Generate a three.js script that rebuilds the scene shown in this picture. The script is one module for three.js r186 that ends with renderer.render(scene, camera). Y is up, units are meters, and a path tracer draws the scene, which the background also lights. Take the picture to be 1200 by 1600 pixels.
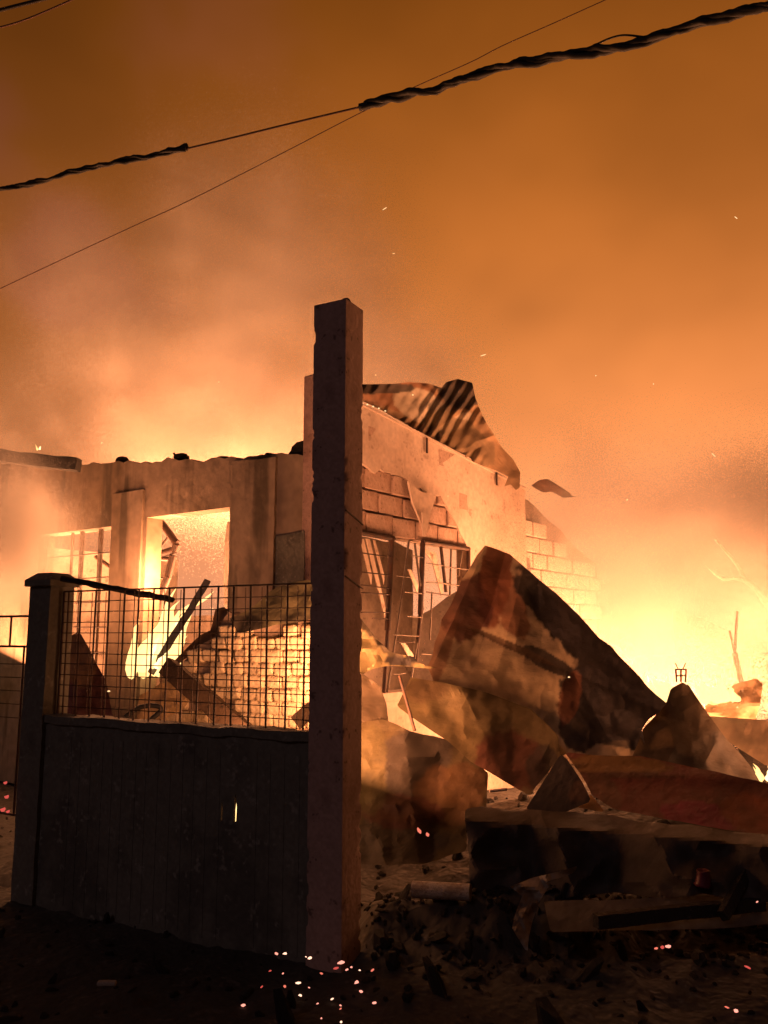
import * as THREE from 'three';
import { mergeGeometries, toCreasedNormals } from 'three/addons/utils/BufferGeometryUtils.js';
import { RectAreaLightUniformsLib } from 'three/addons/lights/RectAreaLightUniformsLib.js';
import { RoundedBoxGeometry } from 'three/addons/geometries/RoundedBoxGeometry.js';

// ---------------------------------------------------------------- camera, sky, moon, exposure
const F = 1290, PITCH = Math.atan(190 / F), EYE = 1.7;
RectAreaLightUniformsLib.init();
const scene = new THREE.Scene();
const camera = new THREE.PerspectiveCamera(2 * Math.atan(800 / F) * 180 / Math.PI, 0.75, 0.05, 500);
camera.position.set(0, EYE, 0);
camera.rotation.x = PITCH;
const renderer = new THREE.WebGLRenderer();
renderer.toneMapping = THREE.LinearToneMapping;
renderer.toneMappingExposure = 1;
renderer.shadowMap.enabled = true;

let seed = 12345;
const rnd = () => { seed = (seed + 0x6d2b79f5) | 0; let t = Math.imul(seed ^ (seed >>> 15), 1 | seed); t = (t + Math.imul(t ^ (t >>> 7), 61 | t)) ^ t; return ((t ^ (t >>> 14)) >>> 0) / 4294967296; };
const rr = (a, b) => a + (b - a) * rnd();
const gauss = () => Math.sqrt(-2 * Math.log(1 - rnd() * 0.9999)) * Math.cos(6.2832 * rnd());
const hash3 = (x, y, z) => { let h = Math.imul(x, 374761393) ^ Math.imul(y, 668265263) ^ Math.imul(z, 1274126177); h = Math.imul(h ^ (h >>> 13), 1274126177); return ((h ^ (h >>> 16)) >>> 0) / 4294967296; };
const sm = (t) => t * t * (3 - 2 * t), mix = (a, b, t) => a + (b - a) * t, clamp = (x, a = 0, b = 1) => Math.min(b, Math.max(a, x));
const step = (a, b, x) => sm(clamp((x - a) / (b - a)));
function noise3(x, y, z, p = 0) {     // value noise 0..1, tiling every p cells when p > 0
  const ix = Math.floor(x), iy = Math.floor(y), iz = Math.floor(z), fx = sm(x - ix), fy = sm(y - iy), fz = sm(z - iz);
  const w = (k) => p ? ((k % p) + p) % p : k, h = (a, b, c) => hash3(w(ix + a), w(iy + b), iz + c);
  return mix(mix(mix(h(0, 0, 0), h(1, 0, 0), fx), mix(h(0, 1, 0), h(1, 1, 0), fx), fy), mix(mix(h(0, 0, 1), h(1, 0, 1), fx), mix(h(0, 1, 1), h(1, 1, 1), fx), fy), fz);
}
function fbm(x, y, z = 0, oct = 4, p = 0) { let s = 0, a = 0.5, n = 0; for (let i = 0; i < oct; i++) { s += a * noise3(x, y, z + i * 17, p); n += a; a /= 2; x *= 2; y *= 2; z *= 2; p *= 2; } return s / n; }

// the night sky full of smoke lit orange by the burning district below it
{
  const W = 1024, H = 512, data = new Float32Array(W * H * 4);
  for (let j = 0; j < H; j++) for (let i = 0; i < W; i++) {
    const el = ((j + 0.5) / H - 0.5) * Math.PI, az = ((i + 0.5) / W - 0.5) * 2 * Math.PI;
    const x = Math.cos(el) * Math.cos(az), y = Math.sin(el), z = Math.cos(el) * Math.sin(az);
    const e = Math.max(0, el * 180 / Math.PI);
    const n = fbm(x * 2.3 + 3, y * 3.4, z * 2.3, 5), n2 = fbm(x * 6 + 9, y * 8, z * 6 + 4, 4);
    const toFire = 0.5 + 0.5 * (x * 0.36 - z * 0.93);              // 1 towards the fires, 0 behind the street
    const a = mix(0.03, 1, Math.pow(clamp(toFire), 3.6));
    const g = (0.19 + 1.12 * Math.exp(-Math.pow(e / 26, 1.5))) * a * (0.30 + 0.95 * n + 0.42 * n2);
    const hot = Math.exp(-e / 17);                                 // denser, paler smoke low down
    const k = (j * W + i) * 4, lo = el < 0 ? 0.25 : 1;
    data[k] = g * lo; data[k + 1] = g * lo * (0.262 + 0.125 * hot); data[k + 2] = g * lo * (0.012 + 0.055 * step(0.45, 0.7, n2) * step(0.2, -0.5, x) + 0.18 * hot); data[k + 3] = 1;
  }
  const sky = new THREE.DataTexture(data, W, H, THREE.RGBAFormat, THREE.FloatType);
  sky.mapping = THREE.EquirectangularReflectionMapping; sky.magFilter = sky.minFilter = THREE.LinearFilter; sky.needsUpdate = true;
  scene.background = sky; scene.environment = sky;
}
const moon = new THREE.DirectionalLight(new THREE.Color().setRGB(1.0, 0.72, 0.78), 0.11);   // dim cool light of the street behind the viewer
moon.position.set(-14, 20, 20); moon.target.position.set(0, 0, -6); moon.castShadow = true; moon.shadow.radius = 20;
moon.shadow.camera.left = moon.shadow.camera.bottom = -20; moon.shadow.camera.right = moon.shadow.camera.top = 20;
scene.add(moon, moon.target);

// ---------------------------------------------------------------- helpers
const FIRE = new THREE.Color().setRGB(1, 0.365, 0.145);
const cp = Math.cos(PITCH), sp = Math.sin(PITCH);
function ray(px, py) { const a = (px - 600) / F, b = (800 - py) / F; return new THREE.Vector3(a, b * cp + sp, b * sp - cp); }   // pixel of the 1200 x 1600 photograph
function at(px, py, depth) { const r = ray(px, py); return new THREE.Vector3(0, EYE, 0).addScaledVector(r, depth / -r.z); }
class Frame {      // an upright plane: X to the right along it, Y up, Z outwards to the viewer
  constructor(origin, deg) { this.o = origin; this.deg = deg * Math.PI / 180; const c = Math.cos(this.deg), s = Math.sin(this.deg); this.X = new THREE.Vector3(c, 0, -s); this.Z = new THREE.Vector3(s, 0, c); }
  hit(px, py, z = 0) { const r = ray(px, py), p0 = new THREE.Vector3(0, EYE, 0).sub(this.o); const t = (z - p0.dot(this.Z)) / r.dot(this.Z); p0.addScaledVector(r, t); return [p0.dot(this.X), p0.y]; }
  world(x, y, z) { return new THREE.Vector3(this.o.x + this.X.x * x + this.Z.x * z, y, this.o.z + this.X.z * x + this.Z.z * z); }
  group(name, label, category, x = 0, y = 0, z = 0) { const g = thing(name, label, category, this.world(x, y, z)); g.rotation.y = this.deg; return g; }
}
const used = new Map();
function numbered(name) { const n = used.get(name) ?? 0; used.set(name, n + 1); return n ? name + '_' + String(n).padStart(3, '0') : name; }
function tag(o, label, category, group, kind) { if (label) o.userData.label = label; if (category) o.userData.category = category; if (group) o.userData.group = group; if (kind) o.userData.kind = kind; return o; }
function thing(name, label, category, pos = new THREE.Vector3(), group) { const g = new THREE.Group(); g.name = numbered(name); g.position.copy(pos); scene.add(g); return tag(g, label, category, group); }
function mesh(name, geo, mat, parent = scene) {
  const list = [].concat(geo).map((g) => { const h = g.index ? g.toNonIndexed() : g; for (const k of Object.keys(h.attributes)) if (!['position', 'normal', 'uv', 'color'].includes(k)) h.deleteAttribute(k); return h; });
  const m = new THREE.Mesh(list.length > 1 ? mergeGeometries(list) : list[0], mat);
  m.name = parent === scene ? numbered(name) : name; m.castShadow = m.receiveShadow = true; parent.add(m); return m;
}
function based(m, label, category, group) {   // moves a single mesh's origin to its base
  const g = m.geometry; g.computeBoundingBox(); const b = g.boundingBox, c = new THREE.Vector3((b.min.x + b.max.x) / 2, b.min.y, (b.min.z + b.max.z) / 2);
  g.translate(-c.x, -c.y, -c.z); m.position.copy(c); return tag(m, label, category, group);
}
function boxUV(g, s = 1) {                    // uv in metres by the way a face points
  const h = g.index ? g.toNonIndexed() : g, p = h.attributes.position, n = h.attributes.normal, uv = new Float32Array(p.count * 2);
  for (let i = 0; i < p.count; i++) { const ax = Math.abs(n.getX(i)), ay = Math.abs(n.getY(i)), az = Math.abs(n.getZ(i));
    const [u, v] = ay > ax && ay > az ? [p.getX(i), p.getZ(i)] : ax > az ? [p.getZ(i), p.getY(i)] : [p.getX(i), p.getY(i)]; uv[i * 2] = u * s; uv[i * 2 + 1] = v * s; }
  h.setAttribute('uv', new THREE.BufferAttribute(uv, 2)); return h;
}
const box = (w, h, d, x = 0, y = 0, z = 0, r = 0.008) => boxUV(r ? new RoundedBoxGeometry(w, h, d, 1, Math.min(r, w / 2.1, h / 2.1, d / 2.1)).translate(x, y, z) : new THREE.BoxGeometry(w, h, d).translate(x, y, z));
function bar(a, b, r, seg = 6) { const d = b.clone().sub(a), g = new THREE.CylinderGeometry(r, r, d.length(), seg); g.applyQuaternion(new THREE.Quaternion().setFromUnitVectors(new THREE.Vector3(0, 1, 0), d.clone().normalize())); return g.translate((a.x + b.x) / 2, (a.y + b.y) / 2, (a.z + b.z) / 2); }
const V = (x, y, z) => new THREE.Vector3(x, y, z);
function wall(pts, holes, depth, z0 = 0) {    // upright slab with openings, outer face at z0
  const s = new THREE.Shape(pts.map((p) => new THREE.Vector2(...p)));
  for (const h of holes) s.holes.push(new THREE.Path(h.map((p) => new THREE.Vector2(...p))));
  return boxUV(new THREE.ExtrudeGeometry(s, { depth, bevelEnabled: false }).translate(0, 0, z0 - depth));
}
function rough(geo, amp, freq) {              // knocks a surface about by noise, same shift for same place
  const p = geo.attributes.position;
  for (let i = 0; i < p.count; i++) { const x = p.getX(i), y = p.getY(i), z = p.getZ(i);
    p.setXYZ(i, x + (fbm(x * freq, y * freq, z * freq + 5, 3) - 0.5) * amp, y + (fbm(x * freq + 31, y * freq, z * freq, 3) - 0.5) * amp, z + (fbm(x * freq, y * freq + 57, z * freq, 3) - 0.5) * amp); }
  geo.computeVertexNormals(); return geo;
}
function ragged(line, amp, every, z = 3) {    // a polyline with a broken edge
  const out = [];
  for (let i = 0; i < line.length - 1; i++) { const [a, b] = [line[i], line[i + 1]], n = Math.max(1, Math.round(Math.hypot(b[0] - a[0], b[1] - a[1]) / every));
    for (let k = 0; k < n; k++) { const t = k / n, x = mix(a[0], b[0], t), y = mix(a[1], b[1], t), j = i + k ? 1 : 0; out.push([x + (noise3(x * 19, y * 19, z) - 0.5) * amp * j, y + (noise3(x * 17, y * 17, z + 9) - 0.5) * amp * 2 * j]); } }
  out.push(line[line.length - 1]); return out;
}

// ---------------------------------------------------------------- materials
function texture(n, f, srgb = true, size = 1) {
  const d = new Uint8Array(n * n * 4);
  for (let j = 0; j < n; j++) for (let i = 0; i < n; i++) { const c = f(i / n, j / n), k = (j * n + i) * 4;
    for (let q = 0; q < 3; q++) { const x = clamp(c[q] ?? c[0]); d[k + q] = 255 * (srgb ? (x <= 0.0031308 ? x * 12.92 : 1.055 * Math.pow(x, 1 / 2.4) - 0.055) : x); } d[k + 3] = 255; }
  const t = new THREE.DataTexture(d, n, n); t.wrapS = t.wrapT = THREE.RepeatWrapping; t.magFilter = t.minFilter = THREE.LinearFilter; if (srgb) t.colorSpace = THREE.SRGBColorSpace; t.repeat.set(1 / size, 1 / size); t.needsUpdate = true; return t;
}
const tone = (a, b, t) => [mix(a[0], b[0], t), mix(a[1], b[1], t), mix(a[2], b[2], t)];
function stained(a, b, c, size, bump, roughness = 0.9, metalness = 0, n = 512, streak = 1) {    // base colour a, stains b, specks c
  const map = texture(n, (u, v) => { const s = fbm(u * 5, v * 5 / streak * 1, 1, 5, 5), s2 = fbm(u * 16, v * 16, 7, 4, 16), s3 = fbm(u * 64, v * 64, 3, 2, 64);
    let col = tone(a, b, step(0.42, 0.66, s * 0.75 + s2 * 0.25)); col = tone(col, c, step(0.62, 0.78, s2 * 0.6 + s3 * 0.4)); return col.map((x) => x * (0.82 + 0.36 * s3)); }, true, size);
  const bm = texture(256, (u, v) => { const q = fbm(u * 12, v * 12, 21, 5, 12) * 0.6 + fbm(u * 48, v * 48, 2, 2, 48) * 0.4; return [q, q, q]; }, false, size);
  return new THREE.MeshStandardMaterial({ map, bumpMap: bm, bumpScale: bump, roughness, metalness, side: THREE.DoubleSide });
}
const M = {
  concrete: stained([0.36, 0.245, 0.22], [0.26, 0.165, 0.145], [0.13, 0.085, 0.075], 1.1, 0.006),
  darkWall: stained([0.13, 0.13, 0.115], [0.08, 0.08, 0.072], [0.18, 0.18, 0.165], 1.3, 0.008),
  facade: (() => {      // lime render with soot streaks run down from the broken top edge
    const map = texture(768, (u, v) => { const st = fbm(u * 26, v * 3.2, 1, 4), big = fbm(u * 5, v * 4, 9, 4), fine = fbm(u * 70, v * 70, 3, 2); let c = tone([0.29, 0.225, 0.17], [0.17, 0.125, 0.085], step(0.4, 0.62, big)); c = tone(c, [0.075, 0.058, 0.04], 0.85 * step(0.5, 0.68, st * 0.7 + big * 0.3)); return c.map((x) => x * (0.8 + 0.4 * fine)); }, true, 4.5);
    const bm = texture(512, (u, v) => [fbm(u * 40, v * 40, 21, 4)], false, 4.5);
    return new THREE.MeshStandardMaterial({ map, bumpMap: bm, bumpScale: 0.006, roughness: 0.95, side: THREE.DoubleSide });
  })(),
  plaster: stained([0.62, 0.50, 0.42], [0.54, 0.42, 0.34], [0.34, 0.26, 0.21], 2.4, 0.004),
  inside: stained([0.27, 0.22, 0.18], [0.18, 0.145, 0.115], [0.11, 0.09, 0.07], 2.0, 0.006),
  block: stained([0.44, 0.31, 0.25], [0.33, 0.21, 0.16], [0.18, 0.12, 0.09], 0.9, 0.012),
  mortar: stained([0.30, 0.23, 0.18], [0.22, 0.16, 0.12], [0.14, 0.1, 0.08], 0.8, 0.01),
  stone: stained([0.50, 0.41, 0.28], [0.36, 0.27, 0.16], [0.14, 0.10, 0.06], 0.7, 0.014),
  ground: stained([0.045, 0.042, 0.038], [0.03, 0.028, 0.026], [0.075, 0.071, 0.066], 1.7, 0.03, 0.95),
  char: stained([0.02, 0.018, 0.016], [0.011, 0.01, 0.009], [0.05, 0.038, 0.03], 0.5, 0.01, 0.85),
  wood: stained([0.10, 0.065, 0.04], [0.045, 0.03, 0.02], [0.02, 0.016, 0.013], 0.6, 0.008, 0.85),
  iron: stained([0.06, 0.04, 0.035], [0.10, 0.045, 0.025], [0.03, 0.025, 0.022], 0.3, 0.002, 0.6, 0.3, 128),
  greyIron: stained([0.22, 0.19, 0.16], [0.16, 0.10, 0.07], [0.08, 0.06, 0.05], 0.3, 0.002, 0.55, 0.3, 128),
  rubber: new THREE.MeshStandardMaterial({ color: new THREE.Color().setRGB(0.008, 0.008, 0.008), roughness: 0.75 }),
  redWire: new THREE.MeshStandardMaterial({ color: new THREE.Color().setRGB(0.05, 0.02, 0.015), roughness: 0.8 }),
  sheet: new THREE.MeshStandardMaterial({ color: 0xffffff, vertexColors: true, roughness: 0.75, metalness: 0.1, side: THREE.DoubleSide, bumpMap: texture(256, (u, v) => [fbm(u * 10, v * 10, 4, 5, 10)], false, 0.6), bumpScale: 0.008 }),
  cloth: stained([0.30, 0.27, 0.24], [0.20, 0.16, 0.13], [0.1, 0.08, 0.07], 0.6, 0.006),
};
const glow = (r, g, b, o = 1) => new THREE.MeshStandardMaterial({ color: 0x000000, roughness: 1, emissive: new THREE.Color().setRGB(r, g, b), emissiveIntensity: 1, transparent: o < 1, opacity: o, side: THREE.DoubleSide });
M.flameCore = glow(2.6, 1.9, 0.9); M.flameTongue = glow(2.5, 1.5, 0.5, 0.6); M.ember = glow(1.6, 0.55, 0.4); M.emberRed = glow(0.7, 0.09, 0.07); M.emberDull = glow(1.0, 0.22, 0.14); M.emberHot = glow(2.2, 1.2, 0.8); M.spark = glow(1.5, 0.95, 0.45);

// ---------------------------------------------------------------- ground
function groundY(x, z) {      // mounds of debris on uneven earth, and a bank added to block firelight
  const right = Math.exp(-((x - 2.3) ** 2) / 2.6 - ((z + 6.8) ** 2) / 2.2) * 0.55, yard = Math.exp(-((x + 1.6) ** 2) / 1.4 - ((z + 6.4) ** 2) / 0.3) * 0.15;
  const bank = 0.2 * Math.exp(-((z + 4.95 - (x - 0.1) * 0.1) ** 2) / 0.06) * step(-0.25, 0.0, x) * step(1.6, 0.9, x) * (0.75 + 0.5 * noise3(x * 5, z * 5, 2)) + 0.08 * (noise3(x * 14, z * 14, 3) - 0.5) * step(0.9, 0.3, Math.abs(z + 4.9)) * step(-0.2, 0.1, x) * step(2.6, 1.6, x);
  return right + yard + bank + (fbm(x * 1.7, z * 1.7, 3, 4) - 0.5) * 0.12 * step(2, 4, -z) * step(60, 20, Math.hypot(x, z)) + (fbm(x * 9, z * 9, 6, 3) - 0.5) * 0.07 * step(9, 5, Math.hypot(x, z + 4));
}
{
  const n = 190, g = new THREE.PlaneGeometry(2, 2, n, n), p = g.attributes.position, uv = g.attributes.uv, warp = (t, m) => Math.sign(t) * (Math.abs(t) * 6 + Math.pow(Math.abs(t), 4) * m);
  for (let i = 0; i < p.count; i++) {
    const x = warp(p.getX(i), 53), z = -6 + warp(p.getY(i), 53) * -1;
    const y = groundY(x, z);
    p.setXYZ(i, x, y, z); uv.setXY(i, x, z);
  }
  g.computeVertexNormals();
  mesh('ground', g, M.ground).userData.kind = 'structure';
}

// ---------------------------------------------------------------- the burning house
const CORNER = at(530, 990, 7.0); CORNER.y = 0;
const FA = new Frame(CORNER, -36), SB = new Frame(CORNER, 54);
const FLOOR = 0.35;
const house = FA.group('burning_house', 'roofless concrete house burning inside, seen behind the fence and tall post', 'house');
const inHouse = (f) => { const g = new THREE.Group(); return g; };
{
  // front wall, door and left window
  const d1 = FA.hit(230, 808), d2 = FA.hit(360, 793), w1 = FA.hit(62, 836), w2 = FA.hit(178, 822);
  const tops = [[476, 710], [440, 709], [400, 713], [362, 716], [330, 717], [300, 718], [262, 716], [235, 722], [200, 722], [170, 721], [130, 726], [60, 724], [-60, 716], [-260, 700]].map(([x, y]) => FA.hit(x, y));
  const x0 = -6.4, top = ragged([[0, tops[0][1]], ...tops], 0.03, 0.09);
  const pts = [[0, 0], ...top, [x0, 0]];
  const doorTop = (d1[1] + d2[1]) / 2, winTop = (w1[1] + w2[1]) / 2;
  const door = [[d1[0], FLOOR], [d2[0], FLOOR], [d2[0], doorTop], [d1[0], doorTop]];
  const win = [[w1[0], 1.0], [w2[0], 1.0], [w2[0], winTop], [w1[0], winTop]];
  const fw = mesh('front_wall', wall(pts, [door, win], 0.2), M.facade, house);
  const pa = FA.hit(364, 760)[0], pb = FA.hit(433, 760)[0], pc = FA.hit(475, 760)[0], pd = FA.hit(146, 760)[0], pe = FA.hit(180, 760)[0];
  mesh('pilaster', wall(ragged([[pa, FLOOR], [pb, FLOOR], [pb, FA.hit(433, 716)[1]], [pa, FA.hit(364, 722)[1]], [pa, FLOOR]], 0.012, 0.12).slice(0, -1), [], 0.03, 0.03), M.facade, house);
  const pf = FA.hit(227, 760)[0]; mesh('pilaster', box(pf - pe, 2.9, 0.03, (pe + pf) / 2, 1.75, 0.013, 0.004), M.facade, house);
  mesh('lower_panel', wall(ragged([[pb + 0.02, FLOOR], [pc + 0.03, FLOOR], [pc + 0.03, FA.hit(460, 832)[1]], [pb + 0.02, FA.hit(440, 836)[1]], [pb + 0.02, FLOOR]], 0.02, 0.1).slice(0, -1), [], 0.02, 0.02), M.darkWall, house);
  // charred lumps on the broken top edge
  const lump = (px, py, s, n) => { for (let k = 0; k < n; k++) { const [x, y] = FA.hit(px + rr(-1, 1) * s * 3, py); const g = new THREE.IcosahedronGeometry(1, 1); g.scale(rr(0.04, 0.1) * s, rr(0.025, 0.06) * s, rr(0.04, 0.08)); rough(g, 0.05, 14); mesh('charred_lump', g.translate(x, y + 0.01, -0.08), M.char, house); } };
  lump(270, 714, 1, 4); lump(180, 720, 1, 2); lump(466, 702, 1.6, 5); lump(458, 708, 1.3, 4); lump(340, 716, 0.8, 2); lump(410, 711, 0.8, 2);
  const twig = [FA.hit(266, 712), FA.hit(262, 706), FA.hit(280, 712), FA.hit(284, 708)];
  mesh('charred_twig', bar(V(...twig[0], -0.08), V(...twig[1], -0.08), 0.012), M.char, house); mesh('charred_twig', bar(V(...twig[2], -0.08), V(...twig[3], -0.06), 0.01), M.char, house);
  // left window: bent steel casement bars
  const bars = [[w1[0] + 0.02, 0.03], [mix(w1[0], w2[0], 0.36), 0.014], [mix(w1[0], w2[0], 0.5), 0.035], [mix(w1[0], w2[0], 0.74), 0.035], [w2[0] - 0.03, 0.02]];
  for (const [x, r] of bars) mesh('window_bar', box(r * 1.6, winTop - 1.0, 0.035, x + rr(-0.01, 0.01), (winTop + 1.0) / 2, -0.1).rotateZ(0), M.greyIron, house);
  for (let k = 1; k < 7; k++) mesh('window_rod', box(w2[0] - w1[0], 0.014, 0.016, (w1[0] + w2[0]) / 2, winTop - 0.27 * k, -0.1 + 0.03), M.iron, house);
  // corner column that stands above the walls
  const cx = FA.hit(475, 700, -0.0)[0], ch = FA.hit(476, 588)[1];
  mesh('corner_column', rough(box(-cx + 0.02, ch, 0.24, cx / 2, ch / 2, -0.11, 0.015), 0.015, 6), M.concrete, house);
}
// side wall, in the frame of the house (Frame SB re-expressed as a child group turned by 90 degrees)
const side = new THREE.Group(); side.name = 'side_wall'; side.rotation.y = Math.PI / 2; house.add(side);
const sideEnd = SB.hit(820, 765);
{
  const t0 = SB.hit(532, 617)[1], t1 = sideEnd[1], xe = sideEnd[0];
  const l1 = SB.hit(556, 829), l2 = SB.hit(735, 858), lin = (SB.hit(565, 831)[1] + l2[1]) / 2, sill = SB.hit(640, 1085)[1];
  const win = [[0.32, sill], [l2[0], sill], [l2[0], lin], [0.32, lin]];
  mesh('block_core', wall([[0.02, 0], [xe, 0], [xe, t1 - 0.02], [0.02, t0 - 0.02]], [win], 0.12, -0.055), M.mortar, side);
  // plaster skin with a ragged hole where blocks show
  const hole = [[530, 731], [575, 733], [600, 737], [637, 752], [662, 770], [690, 776], [702, 796], [716, 822], [728, 852]].map(([x, y]) => SB.hit(x, y));
  const torn = ragged([[0.10, lin + 0.7], ...hole.slice(1), [l2[0] - 0.02, lin]], 0.035, 0.07, 8);
  mesh('plaster', wall([[0.02, 0], [xe, 0], [xe, t1], [0.02, t0]], [[...torn, [l2[0], lin - 0.001], [l2[0], sill], [0.1, sill]].reverse()], 0.03, 0.0), M.plaster, side);
  mesh('window_sill', box(l2[0] - 0.2, 0.08, 0.2, (l2[0] + 0.32) / 2, sill - 0.0, -0.05), M.plaster, side);
  mesh('ring_beam_edge', wall([[0.02, t0 + 0.002], [xe, t1 + 0.002], [xe, t1 + 0.03], [0.02, t0 + 0.03]], [], 0.2, 0.012), M.plaster, side);
  // single blocks laid in courses
  const kinds = [0, 1, 2, 3].map((k) => rough(new RoundedBoxGeometry(0.385, 0.182, 0.1, 3, 0.012), 0.022, 9 + k)).map((g) => boxUV(g, 1));
  for (let r = 0; r < 5; r++) for (let c = 0; c < 7; c++) {
    const x = 0.18 + c * 0.4 + (r % 2) * 0.2, y = lin + 0.1 + r * 0.2;
    if (x > l2[0] + 0.1 || y > lin + 0.95) continue;
    const b = new THREE.Mesh(kinds[(r * 3 + c) % 4], M.block); b.name = 'concrete_block'; b.castShadow = b.receiveShadow = true;
    b.position.set(x, y, -0.062 + rr(-0.012, 0.014)); b.rotation.set(rr(-0.02, 0.02), rr(-0.03, 0.03), rr(-0.015, 0.015)); side.add(b);
  }
  // hanging shard of plaster with a dark gap beside it
  const s = [[637, 752], [656, 768], [680, 776], [672, 800], [664, 838], [655, 812], [644, 786]].map(([x, y]) => SB.hit(x, y, 0.05));
  mesh('plaster_shard', wall(s, [], 0.02, 0).rotateY(-0.0).translate(0, 0, 0.06), M.plaster, side);
  mesh('plaster_shard', wall([[660, 800], [672, 806], [662, 838]].map(([x, y]) => SB.hit(x, y, 0.1)), [], 0.015, 0.1), M.plaster, side);
  for (const [px, py0, py1] of [[667, 684, 708], [776, 738, 758]]) { const a = SB.hit(px, py0, 0.02), b = SB.hit(px, py1, 0.02); mesh('roof_strap', box(0.03, a[1] - b[1], 0.012, a[0], (a[1] + b[1]) / 2, 0.02, 0.003), M.iron, side); }
  // steel window grille, buckled by the heat
  const gx0 = SB.hit(560, 840)[0], y1 = lin - 0.03, frame = (a, b, w, mat, name = 'grille_bar', z = 0.02) => mesh(name, bar(V(a[0], a[1], z), V(b[0], b[1], z), w, 5), mat, side);
  const H = (px, py) => SB.hit(px, py, 0.02);
  frame(H(556, 831), H(615, 842), 0.028, M.iron, 'grille_frame'); frame(H(612, 840), H(606, 985), 0.03, M.iron, 'grille_frame'); frame(H(606, 985), H(600, 1085), 0.02, M.iron, 'grille_frame');
  frame(H(660, 846), H(733, 858), 0.024, M.iron, 'grille_frame'); frame(H(732, 858), H(733, 930), 0.024, M.iron, 'grille_frame'); frame(H(661, 848), H(657, 960), 0.028, M.iron, 'grille_frame'); frame(H(657, 960), H(650, 1035), 0.02, M.iron, 'grille_frame');
  frame(H(639, 845), H(628, 930), 0.012, M.greyIron); frame(H(628, 930), H(604, 1090), 0.012, M.greyIron); frame(H(648, 848), H(661, 950), 0.012, M.greyIron); frame(H(661, 950), H(640, 1075), 0.012, M.greyIron);
  frame(H(689, 854), H(697, 925), 0.018, M.iron); frame(H(705, 858), H(703, 930), 0.011, M.greyIron); frame(H(722, 862), H(716, 900), 0.012, M.greyIron); frame(H(675, 925), H(672, 1000), 0.009, M.greyIron);
  for (const [a, b, m] of [[[562, 864], [612, 871], 0], [[562, 894], [610, 899], 0], [[562, 914], [609, 920], 0], [[562, 926], [608, 929], 0], [[562, 957], [606, 957], 0], [[580, 966], [604, 967], 0], [[630, 925], [661, 928], 1], [[664, 925], [702, 931], 0], [[664, 910], [700, 912], 1], [[693, 886], [730, 890], 1], [[692, 913], [718, 915], 1], [[634, 963], [658, 965], 1], [[612, 992], [652, 994], 1], [[620, 1004], [646, 1003], 0], [[612, 1054], [632, 1052], 1], [[618, 900], [640, 902], 1], [[640, 868], [662, 872], 1], [[664, 880], [690, 884], 1], [[656, 1022], [672, 1023], 1]])
    frame(H(...a), H(...b), 0.006, m ? M.greyIron : M.iron, 'grille_rod', 0.035);
  // strips hanging behind the grille
  for (const [a, b, w] of [[[566, 842], [580, 900], 0.05], [[575, 842], [602, 955], 0.06], [[585, 844], [600, 900], 0.03], [[655, 850], [676, 866], 0.03], [[640, 890], [652, 915], 0.06], [[676, 862], [690, 920], 0.12], [[630, 1005], [645, 1025], 0.08]]) {
    const p = SB.hit(a[0], a[1], -0.25), q = SB.hit(b[0], b[1], -0.25);
    mesh('hanging_strip', toCreasedNormals(wall([[p[0] - w / 2, p[1]], [p[0] + w / 2, p[1]], [q[0] + w / 3, q[1]], [q[0], q[1] - 0.08]], [], 0.01, -0.25), 0.6), M.plaster, side);
  }
}
// rear and inner walls, floor (the house is open to the sky)
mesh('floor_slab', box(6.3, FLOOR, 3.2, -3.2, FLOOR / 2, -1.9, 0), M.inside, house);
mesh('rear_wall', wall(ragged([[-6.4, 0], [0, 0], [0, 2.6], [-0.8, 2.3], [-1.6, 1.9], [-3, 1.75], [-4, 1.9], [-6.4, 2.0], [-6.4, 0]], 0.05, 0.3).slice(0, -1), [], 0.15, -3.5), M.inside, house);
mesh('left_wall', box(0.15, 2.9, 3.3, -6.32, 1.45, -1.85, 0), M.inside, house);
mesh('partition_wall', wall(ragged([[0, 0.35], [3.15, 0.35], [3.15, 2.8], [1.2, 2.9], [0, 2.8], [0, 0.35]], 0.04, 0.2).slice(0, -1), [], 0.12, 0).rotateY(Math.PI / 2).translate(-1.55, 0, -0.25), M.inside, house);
{ // twisted roof battens hanging inside the doorway
  const W = (px, py, z = -1.1) => { const [x, y] = FA.hit(px, py, z); return V(x, y, z); };
  const b = (name, pts, r) => { const segs = []; for (let i = 0; i < pts.length - 1; i++) segs.push(bar(W(...pts[i]), W(...pts[i + 1]), r, 5)); mesh(name, segs, M.iron, house); };
  b('twisted_batten', [[238, 800], [262, 830], [276, 850], [272, 860], [245, 868]], 0.05); b('twisted_batten', [[270, 868], [262, 900], [250, 930], [246, 980]], 0.05);
  b('twisted_rod', [[246, 860], [264, 838]], 0.018); b('twisted_rod', [[244, 872], [268, 874]], 0.03); b('twisted_rod', [[242, 900], [260, 905]], 0.012);
  b('twisted_rod', [[150, 870], [178, 890]], 0.03);
}

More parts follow.
